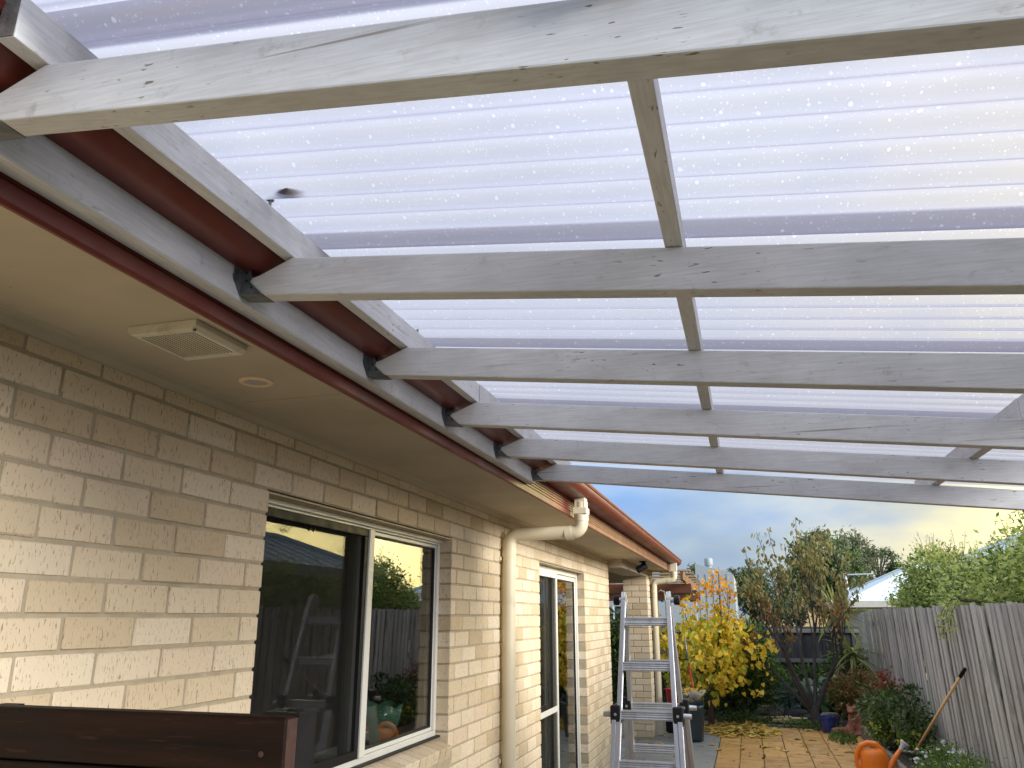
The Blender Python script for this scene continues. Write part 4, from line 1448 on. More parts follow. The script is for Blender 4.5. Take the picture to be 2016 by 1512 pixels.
for (q, d, dep) in tips:
    hgt = q.z - G
    nlv = 3 if dep == 0 else 2
    for k in range(nlv):
        s = random.uniform(-0.16, 0.05)
        c = tuple(Vector(q) + d * s + Vector((random.gauss(0, .035), random.gauss(0, .035), random.gauss(0, .03))))
        if hgt > 2.0 and random.random() < 0.9:
            pos_o.append(c)
        elif hgt > 1.05 and random.random() < 0.8:
            (pos_b if random.random() < 0.75 else pos_o).append(c)
# tall whippy shoots that carry drooping leaves
ws = MB()
for (bx, by, tx, tz) in ((0.35, 13.6, -0.02, 2.70), (0.55, 13.5, 0.24, 2.95), (0.6, 13.7, 0.44, 3.0), (0.9, 13.6, 0.84, 3.17), (1.05, 13.7, 1.30, 2.98), (1.15, 13.6, 1.05, 2.85), (1.3, 13.6, 1.55, 2.6), (1.2, 13.5, 1.75, 2.2), (0.3, 13.6, 0.12, 2.5), (0.75, 13.4, 0.66, 2.75), (0.95, 13.8, 1.18, 2.95)):
    pts = []
    for i in range(9):
        f = i / 8
        pts.append(Vector((bx + (tx - bx) * f + 0.03 * math.sin(5 * f + bx * 9), by + 0.05 * math.sin(4 * f + tx), G + 1.35 + (tz - 1.35) * f)))
    ws.tube(pts, [0.010 - 0.0008 * i for i in range(9)], 5)
    for i in range(2, 9):
        for k in range(8 if i < 8 else 6):
            c = pts[i] + Vector((random.gauss(0, .04), random.gauss(0, .04), random.gauss(0, .04)))
            (pos_o if (c.z - G) > 1.75 or random.random() < .3 else pos_b).append(tuple(c))
ws.build('shoot', 'bark', bt)
for lst, mat in ((pos_o, 'lf_olive'), (pos_b, 'lf_brown')):
    pa = np.array(lst)
    m = MB()
    s_ = 0.055 + 0.05 * rng.random(len(pa))
    leaves(m.v, m.f, pa, rot_dirs(len(pa), np.tile([[0, 0, -1.0]], (len(pa), 1)), 0.35, 0.45), s_ * (1.05 if mat == 'lf_olive' else 0.85), s_ * (0.52 if mat == 'lf_olive' else 0.45), 0.12, 'oval')
    m.build('foliage', mat, bt)

# ------------------------------------------------------------------ garden plants


def strap_plant(name, label, base, stem_h, nl, L, w, up=0.6, mat='lf_strap', heads=None):
    t = thing(name, label, 'plant', base)
    heads = heads or [(base[0], base[1], base[2] + stem_h)]
    m = MB()
    for h in heads:
        m.tube([base, ((base[0] + h[0]) / 2 + 0.02, (base[1] + h[1]) / 2, (base[2] + h[2]) / 2), h], [0.04, 0.032, 0.028], 7)
    m.build('stem', 'bark_grey', t)
    for h in heads:
        for k in range(nl):
            a = random.uniform(0, 6.28)
            e = random.uniform(-0.5, 1.3)
            d = Vector((math.cos(a) * math.cos(e), math.sin(a) * math.cos(e), math.sin(e)))
            side = d.cross(Vector((0, 0, 1))).normalized()
            lm = MB()
            pts = []
            p_ = Vector(h) + Vector((0, 0, random.uniform(-0.12, 0.03)))
            dd = d.copy()
            ll = L * random.uniform(0.7, 1.1)
            for j in range(6):
                ww = w * (0.55, 1, 0.95, 0.75, 0.45, 0.04)[j]
                pts.append((p_ - side * ww, p_ + Vector((0, 0, -ww * 0.5)), p_ + side * ww))
                dd = (dd + Vector((0, 0, -0.16 if e < 0.9 else -0.05))).normalized()
                p_ = p_ + dd * ll / 5
            for q in pts:
                lm.v += [tuple(c) for c in q]
            for j in range(5):
                o = j * 3
                lm.f += [(o, o + 1, o + 4, o + 3), (o + 1, o + 2, o + 5, o + 4)]
            lm.build('leaf', mat, t)
    return t


strap_plant('cordyline', 'tall spiky cordyline with long strap leaves by the far fence corner', (1.36, 14.6, G), 1.45, 40, 0.64, 0.022,
            heads=[(1.42, 14.5, G + 1.70), (1.58, 14.55, G + 1.10)])
bg_ = thing('broad_leaf_plant', 'low clump of broad glossy green leaves behind the fruit tree', 'plant', (1.25, 15.3, G))
for k in range(62):
    a = random.uniform(0, 6.28)
    rr = random.uniform(0.05, 0.52)
    c = Vector((1.22 + rr * math.cos(a), 15.25 + rr * 0.6 * math.sin(a), G + 0.15 + random.uniform(0.0, 0.62) * (1 - 0.3 * rr)))
    lm = MB()
    L_ = random.uniform(0.16, 0.24)
    pitch, yaw_ = R(random.uniform(-10, 60)), random.uniform(-1.2, 1.2) + math.pi
    Mx = Matrix.Translation(c) @ Matrix.Rotation(yaw_, 4, 'Z') @ Matrix.Rotation(-pitch, 4, 'X')
    prof = [(0, .02), (.25, .30), (.55, .42), (.8, .30), (1.0, .02)]
    for (t_, w_) in prof:
        dz = -0.25 * t_ * t_
        lm.v += [tuple(Mx @ Vector((-w_ * L_, t_ * L_, dz * L_ + 0.10 * w_ * L_))), tuple(Mx @ Vector((0, t_ * L_, dz * L_))), tuple(Mx @ Vector((w_ * L_, t_ * L_, dz * L_ + 0.10 * w_ * L_)))]
    for j in range(4):
        o = j * 3
        lm.f += [(o, o + 1, o + 4, o + 3), (o + 1, o + 2, o + 5, o + 4)]
    lm.build('leaf', 'lf_big', bg_, smooth=True)
m = MB()
for k in range(14):
    a = random.uniform(0, 6.28)
    m.tube([(1.22, 15.25, G), (1.22 + 0.3 * math.cos(a), 15.25 + 0.2 * math.sin(a), G + 0.45)], 0.006, 5)
m.build('stem', 'lf_mid', bg_)

bush('green_shrub', 'leafy mid green shrub directly behind the yellow tree', 'shrub', (-0.05, 14.6, G), [(-0.25, 14.5, G + 0.9, 0.55, 0.5, 0.55), (0.02, 14.55, G + 1.15, 0.32, 0.35, 0.38), (-0.15, 14.5, G + 0.5, 0.5, 0.4, 0.4), (-0.55, 14.6, G + 1.35, 0.25, 0.25, 0.35)], (('lf_mid', 0.6), ('lf_dark', 0.4)), 5200, 0.085, 0.032, nclump=90, kind='oval')
bush('conifer_bush', 'rounded bright green feathery bush in front of the back fence', 'shrub', (0.28, 15.6, G), [(0.24, 15.6, G + 0.48, 0.36, 0.32, 0.46), (0.20, 15.55, G + 0.75, 0.24, 0.22, 0.22)], (('lf_conifer', 0.75), ('lf_dark', 0.25)), 5200, 0.07, 0.016, nclump=130, spread=0.14, outw=0.6)
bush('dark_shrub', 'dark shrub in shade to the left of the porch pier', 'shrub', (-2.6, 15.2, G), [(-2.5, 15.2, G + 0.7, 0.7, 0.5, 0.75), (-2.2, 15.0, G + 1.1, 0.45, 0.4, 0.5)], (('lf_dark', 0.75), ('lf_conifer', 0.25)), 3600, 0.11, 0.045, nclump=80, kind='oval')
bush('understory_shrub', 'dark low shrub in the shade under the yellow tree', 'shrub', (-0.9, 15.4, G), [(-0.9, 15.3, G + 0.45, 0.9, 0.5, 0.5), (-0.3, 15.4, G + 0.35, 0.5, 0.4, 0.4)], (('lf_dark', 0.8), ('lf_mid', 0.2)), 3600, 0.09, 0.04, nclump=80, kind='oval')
bush('fern_clump', 'dark leafy clump at the foot of the back fence behind the stones', 'plant', (0.95, 15.75, G), [(0.95, 15.75, G + 0.35, 0.5, 0.25, 0.35), (1.55, 15.6, G + 0.55, 0.4, 0.3, 0.5)], (('lf_dark', 0.6), ('lf_mid', 0.4)), 2800, 0.11, 0.035, nclump=70, outw=0.6)
bl_ = bush('blue_grey_plant', 'low blue grey succulent clump beside the stones', 'plant', (0.62, 15.0, G), [(0.60, 15.0, G + 0.36, 0.30, 0.22, 0.18), (0.48, 14.9, G + 0.28, 0.2, 0.15, 0.13)], (('lf_blue', 1.0),), 1500, 0.075, 0.024, nclump=46, outw=0.75, spread=0.12)
bush('nandina', 'small red leaved shrub against the paling fence', 'shrub', (1.72, 12.2, G + 0.2), [(1.72, 12.2, G + 0.78, 0.17, 0.24, 0.14), (1.70, 12.3, G + 0.6, 0.2, 0.3, 0.12)], (('lf_red', 0.75), ('lf_brown', 0.25)), 900, 0.055, 0.020, nclump=30, spread=0.2)
bush('rusty_shrub', 'rounded rusty brown shrub behind the clay animal figure', 'shrub', (1.52, 13.75, G), [(1.52, 13.8, G + 0.50, 0.36, 0.28, 0.32), (1.74, 13.55, G + 0.48, 0.24, 0.28, 0.30), (1.28, 13.95, G + 0.48, 0.22, 0.2, 0.22)], (('lf_brown', 0.55), ('lf_olive', 0.25), ('lf_mid', 0.2)), 4200, 0.055, 0.028, nclump=95, kind='oval')
bush('rose_bush', 'straggly dark green bush spilling over the raised bed', 'shrub', (1.6, 11.2, G + 0.2), [(1.55, 11.4, G + 0.52, 0.25, 0.45, 0.25), (1.70, 10.6, G + 0.48, 0.2, 0.4, 0.22), (1.58, 12.0, G + 0.45, 0.24, 0.4, 0.22)], (('lf_dark', 0.45), ('lf_gum', 0.3), ('lf_mid', 0.25)), 2500, 0.06, 0.036, nclump=80, kind='oval', spread=0.16)
bush('lime_herb', 'small lime green herb at the sleeper edge of the bed', 'plant', (1.46, 11.0, G + 0.2), [(1.45, 11.0, G + 0.36, 0.14, 0.22, 0.12), (1.6, 10.3, G + 0.34, 0.12, 0.2, 0.1)], (('lf_weed', 0.8), ('lf_lime', 0.2)), 700, 0.05, 0.035, nclump=30, kind='oval')
tall = thing('rose_cane', 'single tall leafy cane against the paling fence', 'plant', (1.78, 11.2, G + 0.2))
m = MB()
m.tube([(1.72, 11.3, G + 0.2), (1.78, 11.2, G + 0.55), (1.86, 11.1, G + 0.80)], [0.007, 0.006, 0.004], 5)
m.tube([(1.78, 11.2, G + 0.55), (1.70, 10.95, G + 0.74)], 0.004, 5)
m.build('stem', 'bark', tall)
foliage('foliage', 'lf_dark', tall, [(1.83, 11.1, G + 0.76, 0.10, 0.12, 0.09)], 46, 0.06, 0.038, nclump=9, kind='oval')
dz_ = bush('daisy_bush', 'mound of dark green leaves dotted with white daisies', 'shrub', (1.62, 8.5, G + 0.1), [(1.64, 8.55, G + 0.28, 0.26, 0.5, 0.19), (1.68, 7.9, G + 0.28, 0.26, 0.5, 0.18)], (('lf_mid', 0.65), ('lf_conifer', 0.35)), 6500, 0.034, 0.010, nclump=240, spread=0.15, shell=0.7)
pt_, o_ = blob_points([(1.64, 8.58, G + 0.30, 0.27, 0.52, 0.20)], 110, 110, 0.02, 0.97)
fm = MB()
for k in range(7):
    a0 = 2 * math.pi * k / 7
    fm.v += [(0, 0, 0), (0.018 * math.cos(a0 - .33), 0.018 * math.sin(a0 - .33), 0.002), (0.021 * math.cos(a0), 0.021 * math.sin(a0), 0.0), (0.018 * math.cos(a0 + .33), 0.018 * math.sin(a0 + .33), 0.002)]
    fm.f.append((4 * k, 4 * k + 1, 4 * k + 2, 4 * k + 3))
fme = fm.mesh('flower', 'petal')
for q in pt_:
    if q[2] > G + 0.27:
        inst('flower', fme, dz_, tuple(q + np.array([0, 0, 0.015])), (random.gauss(0.7, 0.35), random.gauss(0, 0.4), random.uniform(-.5, .5)), (0.75, 0.75, 0.75))

# hedge bushes beyond the fence
hg = 'hedge bushes behind the paling fence'
bush('hedge_bush', 'hedge bush with a rounded top beside the smaller blue roof', 'bush', (2.62, 12.3, G), [(2.50, 12.2, 0.42, 0.40, 0.75, 0.46), (2.50, 12.1, -0.1, 0.45, 1.1, 0.6), (2.45, 13.2, 0.05, 0.38, 0.6, 0.42)], (('lf_hedge', 0.72), ('lf_mid', 0.28)), 26000, 0.052, 0.024, nclump=420, spread=0.13, shell=0.5, xmin=2.14, group=hg)
bush('hedge_bush', 'lower sparse hedge bush in front of the large blue roof', 'bush', (2.65, 10.0, G), [(2.50, 10.3, 0.08, 0.42, 0.85, 0.44), (2.52, 9.5, 0.20, 0.40, 0.6, 0.42), (2.5, 9.9, -0.4, 0.45, 1.1, 0.6)], (('lf_hedge', 0.72), ('lf_mid', 0.28)), 24000, 0.050, 0.023, nclump=400, spread=0.13, shell=0.5, xmin=2.14, group=hg)
bush('hedge_bush', 'tallest hedge bush at the right edge above the fence', 'bush', (2.7, 7.6, G), [(2.50, 8.1, 0.22, 0.42, 0.75, 0.48), (2.52, 7.2, 0.45, 0.42, 0.6, 0.46), (2.5, 7.6, -0.4, 0.45, 1.2, 0.6), (2.50, 5.9, 0.1, 0.42, 0.9, 0.5)], (('lf_hedge', 0.72), ('lf_mid', 0.28)), 34000, 0.048, 0.022, nclump=520, spread=0.13, shell=0.5, xmin=2.14, group=hg)
# upright sprigs along the hedge tops
sp = MB()
spl = []
for k in range(70):
    y = random.uniform(6.5, 13.2)
    zt_ = 0.30 + 0.28 * math.sin(y * 1.7) ** 2 + (0.25 if y < 8 else 0) + (0.2 if 11.6 < y < 12.6 else 0)
    b = Vector((2.50 + random.uniform(-.15, .2), y, zt_ + 0.05))
    e = b + Vector((random.gauss(0, .05), random.gauss(0, .06), random.uniform(0.16, 0.34)))
    sp.tube([b, (b + e) / 2 + Vector((0.01, 0.01, 0)), e], [0.003, 0.0025, 0.0015], 4)
    for j in range(12):
        f = random.random()
        spl.append(tuple(b + (e - b) * f + Vector((random.gauss(0, .012), random.gauss(0, .012), 0))))
spt = thing('hedge_sprigs', 'thin leafy sprigs standing up along the hedge tops', 'bush', (2.6, 9.8, 0.2))
sp.build('stem', 'bark', spt, kind='stuff')
m = MB()
leaves(m.v, m.f, np.array(spl), rot_dirs(len(spl), None), 0.034, 0.015)
m.build('foliage', 'lf_hedge', spt, kind='stuff')
# sprig hanging over the fence
hs_ = thing('hanging_sprig', 'leafy hedge sprig hanging down over the fence palings', 'plant', (2.0, 8.9, 0.1))
m = MB()
pts_l = []
for k in range(7):
    y0 = 8.9 + random.uniform(-.25, .25)
    pts = [Vector((2.2, y0, 0.12)), Vector((1.95, y0 - 0.03, 0.16)), Vector((1.86, y0 - 0.06, 0.02)), Vector((1.86, y0 - random.uniform(-.2, .3), -0.10 - 0.16 * random.random()))]
    m.tube(pts, [0.004, 0.004, 0.003, 0.002], 4)
    for j in range(26):
        f = random.random() * 2.0
        i0 = int(f)
        pts_l.append(tuple(pts[1 + min(i0, 1)] + (pts[2 + min(i0, 1)] - pts[1 + min(i0, 1)]) * (f - i0) + Vector((-abs(random.gauss(0, .02)), random.gauss(0, .04), random.gauss(0, .03)))))
m.build('stem', 'bark', hs_)
m = MB()
leaves(m.v, m.f, np.array(pts_l), rot_dirs(len(pts_l), None), 0.042, 0.021)
m.build('foliage', 'lf_hedge', hs_)

# ground cover
wd = MB()
pw = []
for (cx_, cy_, rx_, ry_, n_, hh) in ((1.12, 12.55, 0.18, 0.42, 260, 0.07), (0.80, 13.6, 0.35, 0.2, 220, 0.12), (0.5, 13.9, 0.5, 0.3, 200, 0.1), (-0.35, 14.1, 0.5, 0.3, 260, 0.16), (-0.1, 14.0, 0.4, 0.2, 160, 0.1), (1.22, 13.4, 0.12, 0.2, 60, 0.07)):
    for k in range(n_):
        a = random.uniform(0, 6.28)
        r0 = math.sqrt(random.random())
        pw.append((cx_ + rx_ * r0 * math.cos(a), cy_ + ry_ * r0 * math.sin(a), G + random.uniform(0.0, hh)))
for k in range(15):                                     # weeds in the paving joints
    c_ = random.randint(0, 6)
    x, y = -0.5135 + c_ * 0.277, random.uniform(8.5, 13.5)
    for j in range(random.randint(2, 12)):
        pw.append((x + random.gauss(0, 0.018), y + random.gauss(0, 0.04), G + random.uniform(0, 0.02)))
leaves(wd.v, wd.f, np.array(pw), rot_dirs(len(pw), np.tile([[0, 0, 1.0]], (len(pw), 1)), 0, 0.4), 0.05, 0.028, 0.15, 'oval')
tag(wd.build('weeds', 'lf_weed', kind='stuff'), 'green weeds in the paving joints and garden edge', 'weeds')
fl = MB()
pf = []
for k in range(760):
    a = random.uniform(0, 6.28)
    r0 = random.random() ** 0.6
    pf.append((-0.28 + 0.62 * r0 * math.cos(a), 13.25 + 0.85 * r0 * math.sin(a), G + 0.006 + random.uniform(0, 0.035) * (1 - r0)))
for k in range(70):
    pf.append((random.uniform(-1.9, 1.2), random.uniform(11.0, 14.3), G + 0.006))
for k in range(40):
    pf.append((random.uniform(-3.2, -1.8), random.uniform(11.5, 14.0), G + 0.006))
pf = np.array(pf)
dd = rng.normal(size=(len(pf), 3))
dd[:, 2] *= 0.12
dd /= np.linalg.norm(dd, axis=1)[:, None]
n0 = len(pf)
s = np.stack([-dd[:, 1], dd[:, 0], rng.normal(size=n0) * 0.2], axis=1)
szl = 0.06 + 0.05 * rng.random(n0)
for i in range(n0):
    b, d1_, s1_, L_ = pf[i], dd[i], s[i], szl[i]
    o = len(fl.v)
    for (u, w_, zz) in ((0.08, 0, 0), (-.06, .28, .1), (.25, .5, .16), (.62, .34, .08), (1, 0, .05), (.62, -.34, .1), (.25, -.5, .14), (-.06, -.28, .1)):
        q = b + d1_ * L_ * u + s1_ * L_ * w_ + np.array([0, 0, abs(zz) * L_ * random.random()])
        fl.v.append((q[0], q[1], max(q[2], G + 0.004)))
    fl.f += [(o, o + 1, o + 2, o + 3, o + 4), (o, o + 4, o + 5, o + 6, o + 7)]
tag(fl.build('fallen_leaves', 'lf_litter', kind='stuff'), 'yellow fallen leaves lying under the autumn tree', 'leaves')
lt = MB()
pl = np.array([(random.uniform(-0.5, 1.25), random.uniform(8.5, 13.4), G + 0.004) for _ in range(120)] + [(random.uniform(-1.5, -0.5), random.uniform(8.0, 12.5), G + 0.004) for _ in range(50)])
leaves(lt.v, lt.f, pl, rot_dirs(len(pl), None) * np.array([1, 1, 0.15]), 0.05, 0.016)
tag(lt.build('leaf_debris', 'lf_brown', kind='stuff'), 'small brown twigs and leaf bits scattered on the paving', 'debris')

# ------------------------------------------------------------------ yard things
pot = thing('flower_pot', 'small glazed blue flower pot at the edge of the paving', 'pot', (1.0, 13.32, G))
Tm = Matrix.Translation((1.0, 13.32, G))
MB().lathe([(0.075, 0), (0.085, 0.01), (0.098, 0.10), (0.104, 0.105), (0.116, 0.195), (0.122, 0.20), (0.122, 0.225), (0.108, 0.225), (0.100, 0.17)], 28, Tm).build('pot_body', 'blue_pot', pot, auto=40)
MB().lathe([(0.001, 0.168), (0.101, 0.170), (0.101, 0.18), (0.001, 0.186)], 20, Tm).build('pot_soil', 'soil', pot)

cat = MB()
cx0, cy0 = 1.40, 13.25
cat.ball((cx0, cy0, G + 0.14), (0.12, 0.10, 0.14))
cat.ball((cx0 - 0.02, cy0 - 0.04, G + 0.26), (0.085, 0.08, 0.12))
cat.ball((cx0 - 0.05, cy0 - 0.07, G + 0.385), (0.062, 0.07, 0.06))
cat.ball((cx0 - 0.075, cy0 - 0.13, G + 0.365), (0.032, 0.04, 0.028))
cat.tube([(cx0 - 0.085, cy0 - 0.055, G + 0.42), (cx0 - 0.105, cy0 - 0.05, G + 0.49)], [0.026, 0.003], 8)
cat.tube([(cx0 - 0.02, cy0 - 0.055, G + 0.425), (cx0 - 0.008, cy0 - 0.05, G + 0.49)], [0.026, 0.003], 8)
for s_ in (-1, 1):
    cat.tube([(cx0 - 0.03 + s_ * 0.045, cy0 - 0.07, G + 0.25), (cx0 - 0.03 + s_ * 0.045, cy0 - 0.11, G + 0.03), (cx0 - 0.04 + s_ * 0.045, cy0 - 0.16, G + 0.025)], [0.034, 0.026, 0.024], 8)
    cat.ball((cx0 + s_ * 0.10, cy0 - 0.02, G + 0.075), (0.05, 0.09, 0.075))
cat.tube([(cx0 - 0.08, cy0 + 0.03, G + 0.05), (cx0 - 0.2, cy0 - 0.02, G + 0.05), (cx0 - 0.27, cy0 - 0.08, G + 0.06), (cx0 - 0.29, cy0 - 0.13, G + 0.05)], [0.05, 0.06, 0.05, 0.02], 8)
cat.ball((cx0, cy0 - 0.02, G + 0.02), (0.16, 0.16, 0.03))
cat.v = [(cx0 + (a - cx0) * 1.22, b, G + (c - G) * 0.86) for a, b, c in cat.v]
co = cat.build('animal_figure', 'terracotta', smooth=True)
md = co.modifiers.new('remesh', 'REMESH')
md.mode = 'VOXEL'
md.voxel_size = 0.012
md.use_smooth_shade = True
tag(co, 'seated terracotta animal figure with pointed ears beside the blue pot', 'statue')

# watering can
wc = thing('watering_can', 'orange plastic watering can with a white rose', 'watering can', (1.11, 9.75, G))
wx, wy = 1.165, 9.9
Tm = Matrix.Translation((wx, wy, G))
hnd = MB()
hnd.lathe([(0.110, 0.0), (0.122, 0.010), (0.130, 0.09), (0.130, 0.18), (0.120, 0.235), (0.098, 0.268), (0.05, 0.282)], 30, Tm, 1.05, 0.74)
hnd.tube([(wx - 0.118, wy, G + 0.02), (wx - 0.160, wy, G + 0.07), (wx - 0.176, wy, G + 0.15), (wx - 0.162, wy, G + 0.235), (wx - 0.115, wy, G + 0.305), (wx - 0.045, wy, G + 0.338), (wx + 0.035, wy, G + 0.328), (wx + 0.095, wy, G + 0.275), (wx + 0.118, wy, G + 0.19), (wx + 0.11, wy, G + 0.12)], [0.020, 0.021, 0.022, 0.026, 0.030, 0.031, 0.031, 0.031, 0.032, 0.025], 14)
hb_ = hnd.build('can_body', 'orange', wc, smooth=True)
md = hb_.modifiers.new('remesh', 'REMESH')
md.mode = 'VOXEL'
md.voxel_size = 0.0065
md.use_smooth_shade = True
md = hb_.modifiers.new('smooth', 'SMOOTH')
md.factor = 0.5
md.iterations = 8
MB().tube([(wx + 0.10, wy, G + 0.06), (wx + 0.15, wy, G + 0.10), (wx + 0.215, wy, G + 0.205), (wx + 0.285, wy, G + 0.295)], [0.045, 0.036, 0.026, 0.020], 16).build('spout', 'orange', wc, smooth=True)
MB().tube([(wx + 0.278, wy, G + 0.285), (wx + 0.302, wy, G + 0.320), (wx + 0.313, wy, G + 0.332), (wx + 0.330, wy, G + 0.352), (wx + 0.334, wy, G + 0.357)], [0.022, 0.026, 0.038, 0.054, 0.050], 20).build('rose', 'white_plastic', wc, auto=40)

# long handled tool leaning on the fence
hb, ht = Vector((1.60, 10.05, G + 0.24)), Vector((1.895, 8.80, -0.545))
hd = (ht - hb).normalized()
lh = thing('tool_handle', 'long golden wooden tool handle leaning on the fence', 'tool', tuple(hb))
MB().tube([hb, hb + (ht - hb) * 0.5, ht], 0.0145, 12).build('shaft', 'handle_wood', lh, smooth=True)
MB().tube([ht - hd * 0.02, ht + hd * 0.07, ht + hd * 0.075, ht + hd * 0.10, ht + hd * 0.12], [0.018, 0.018, 0.011, 0.019, 0.012], 12).build('grip_end', 'black', lh, smooth=True)
MB().tube([hb + Vector((-0.12, 0.10, 0)), hb + Vector((0.12, -0.06, -0.005))], 0.018, 8).build('tool_head', 'steel_tube', lh)

# small solar lights in the bed
for k, (x, y, lab) in enumerate(((1.52, 10.7, 'small silver topped garden stake light among the bed plants'), (1.80, 9.5, 'small garden stake light close to the fence behind the handle'))):
    t = thing('stake_light', lab, 'garden light', (x, y, G + 0.2))
    MB().tube([(x, y, G + 0.15), (x, y, G + 0.36)], 0.008, 8).build('stake', 'black', t)
    MB().lathe([(0.028, 0.36), (0.030, 0.42), (0.034, 0.425), (0.012, 0.45)], 14, Matrix.Translation((x, y, G))).build('lamp_head', 'steel_tube', t, auto=40)

# garden bag with clippings
gb = thing('garden_bag', 'dark green garden waste bag standing on the concrete', 'bag', (-0.87, 11.95, G))
m = MB()
rings = 11
for j in range(rings):
    f = j / (rings - 1)
    for k in range(28):
        a = 2 * math.pi * k / 28
        sq = 1 / max(abs(math.cos(a)), abs(math.sin(a))) ** 0.55
        r0 = (0.132 + 0.022 * f) * sq * (1 + 0.05 * math.sin(3 * a + 5 * f) + 0.035 * math.sin(7 * a - 9 * f))
        zz = 0.50 * f + (0.05 * math.sin(2 * a + 0.6) + 0.02 * math.sin(5 * a)) * f ** 2
        m.v.append((-0.87 + r0 * math.cos(a) + 0.03 * f, 11.95 + r0 * math.sin(a), G + zz))
for j in range(rings - 1):
    for k in range(28):
        k2 = (k + 1) % 28
        m.f.append((j * 28 + k, j * 28 + k2, (j + 1) * 28 + k2, (j + 1) * 28 + k))
m.f.append(tuple(range(28))[::-1])
bo = m.build('bag_wall', 'bag', gb, smooth=True)
sd = bo.modifiers.new('solid', 'SOLIDIFY')
sd.thickness = 0.004
m = MB()
for k in range(4):
    s0 = -0.10 + 0.2 * (k % 2)
    m.tube([(-0.87 + s0, 11.81 if k < 2 else 12.09, G + 0.34), (-0.87 + s0 * 0.9, 11.79 if k < 2 else 12.11, G + 0.53), (-0.87 + s0 * 0.3, 11.80 if k < 2 else 12.10, G + 0.57)], [0.012, 0.012, 0.010], 6, flat=0.4)
m.build('strap', 'bag', gb)
sk = MB()
for j in range(6):
    f = j / 5
    for k in range(24):
        a = 2 * math.pi * k / 24
        r0 = (0.06 + 0.14 * f) * (1 + 0.10 * math.sin(3 * a + 1) + 0.05 * math.sin(7 * a))
        sk.v.append((-0.92 + r0 * 1.1 * math.cos(a), 12.25 + r0 * 0.8 * math.sin(a), G + 0.45 + 0.16 * f ** 1.4 + 0.025 * f * math.sin(4 * a)))
for j in range(5):
    for k in range(24):
        k2 = (k + 1) % 24
        sk.f.append((j * 24 + k, j * 24 + k2, (j + 1) * 24 + k2, (j + 1) * 24 + k))
sk.f.append(tuple(range(24))[::-1])
sko = sk.build('sack', 'sack', smooth=True)
sko.modifiers.new('solid', 'SOLIDIFY').thickness = 0.006
tag(sko, 'pale open sack of leaves behind the green bag', 'sack')
lv = MB()
pq_ = np.array([(-0.92 + random.gauss(0, .08), 12.25 + random.gauss(0, .06), G + 0.58 + random.uniform(0, .04)) for _ in range(90)])
leaves(lv.v, lv.f, pq_, rot_dirs(90, None), 0.07, 0.05, 0.15, 'oval')
tag(lv.build('sack_leaves', 'lf_litter', kind='stuff'), 'dry leaves heaped in the pale sack', 'leaves')
# a stand under the sack: upturned black tub
MB().lathe([(0.16, 0), (0.165, 0.02), (0.15, 0.43), (0.14, 0.45)], 20, Matrix.Translation((-0.92, 12.25, G))).build('black_tub', 'black', auto=40)
tag(bpy.data.objects['black_tub'], 'black tub under the pale sack of leaves', 'tub')
bk = thing('red_bucket', 'red plastic bucket between the pier and the green bag', 'bucket', (-1.16, 12.75, G))
MB().lathe([(0.10, 0.0), (0.105, 0.01), (0.135, 0.28), (0.14, 0.29), (0.14, 0.305), (0.128, 0.305), (0.10, 0.05)], 26, Matrix.Translation((-1.16, 12.75, G + 0.30))).build('bucket_body', 'red_plastic', bk, auto=40)
MB().box(-1.30, -1.02, 12.62, 12.90, G, G + 0.2995).build('crate_under_bucket', 'black', bk)
rk = thing('red_rake', 'garden rake with a red and grey handle behind the bag', 'rake', (-0.83, 12.42, G))
MB().tube([(-0.80, 12.42, G + 0.05), (-0.86, 12.45, G + 0.60), (-0.905, 12.48, G + 0.95)], 0.013, 10).build('red_shaft', 'red_plastic', rk, smooth=True)
MB().tube([(-0.905, 12.48, G + 0.95), (-0.945, 12.50, G + 1.35)], 0.012, 10).build('grey_shaft', 'steel_tube', rk, smooth=True)
m = MB()
m.tube([(-0.92, 12.40, G + 0.05), (-0.68, 12.40, G + 0.05)], 0.010, 6)
for k in range(9):
    m.tube([(-0.92 + 0.03 * k, 12.40, G + 0.05), (-0.92 + 0.03 * k, 12.36, G + 0.004)], 0.004, 5)
m.build('rake_head', 'steel_tube', rk)
# secateurs on the ground below the ladder
sec = thing('pruning_shears', 'pruning shears with red and navy grips standing by the ladder', 'shears', (-0.80, 8.0, G))
MB().tube([(-0.86, 7.75, G + 0.015), (-0.80, 7.85, G + 0.02), (-0.74, 8.0, G + 0.09)], [0.012, 0.015, 0.010], 8).build('grip', 'red_plastic', sec, smooth=True)
MB().tube([(-1.02, 7.8, G + 0.02), (-0.90, 7.82, G + 0.02), (-0.76, 7.98, G + 0.05)], [0.012, 0.015, 0.010], 8).build('grip', 'navy', sec, smooth=True)
MB().extrude([(-0.76, 7.98, G + 0.05), (-0.70, 8.05, G + 0.11), (-0.66, 8.08, G + 0.17), (-0.71, 8.03, G + 0.14)], (0.004, -0.003, 0)).build('blade', 'steel_tube', sec)

# stones and planks in the back garden


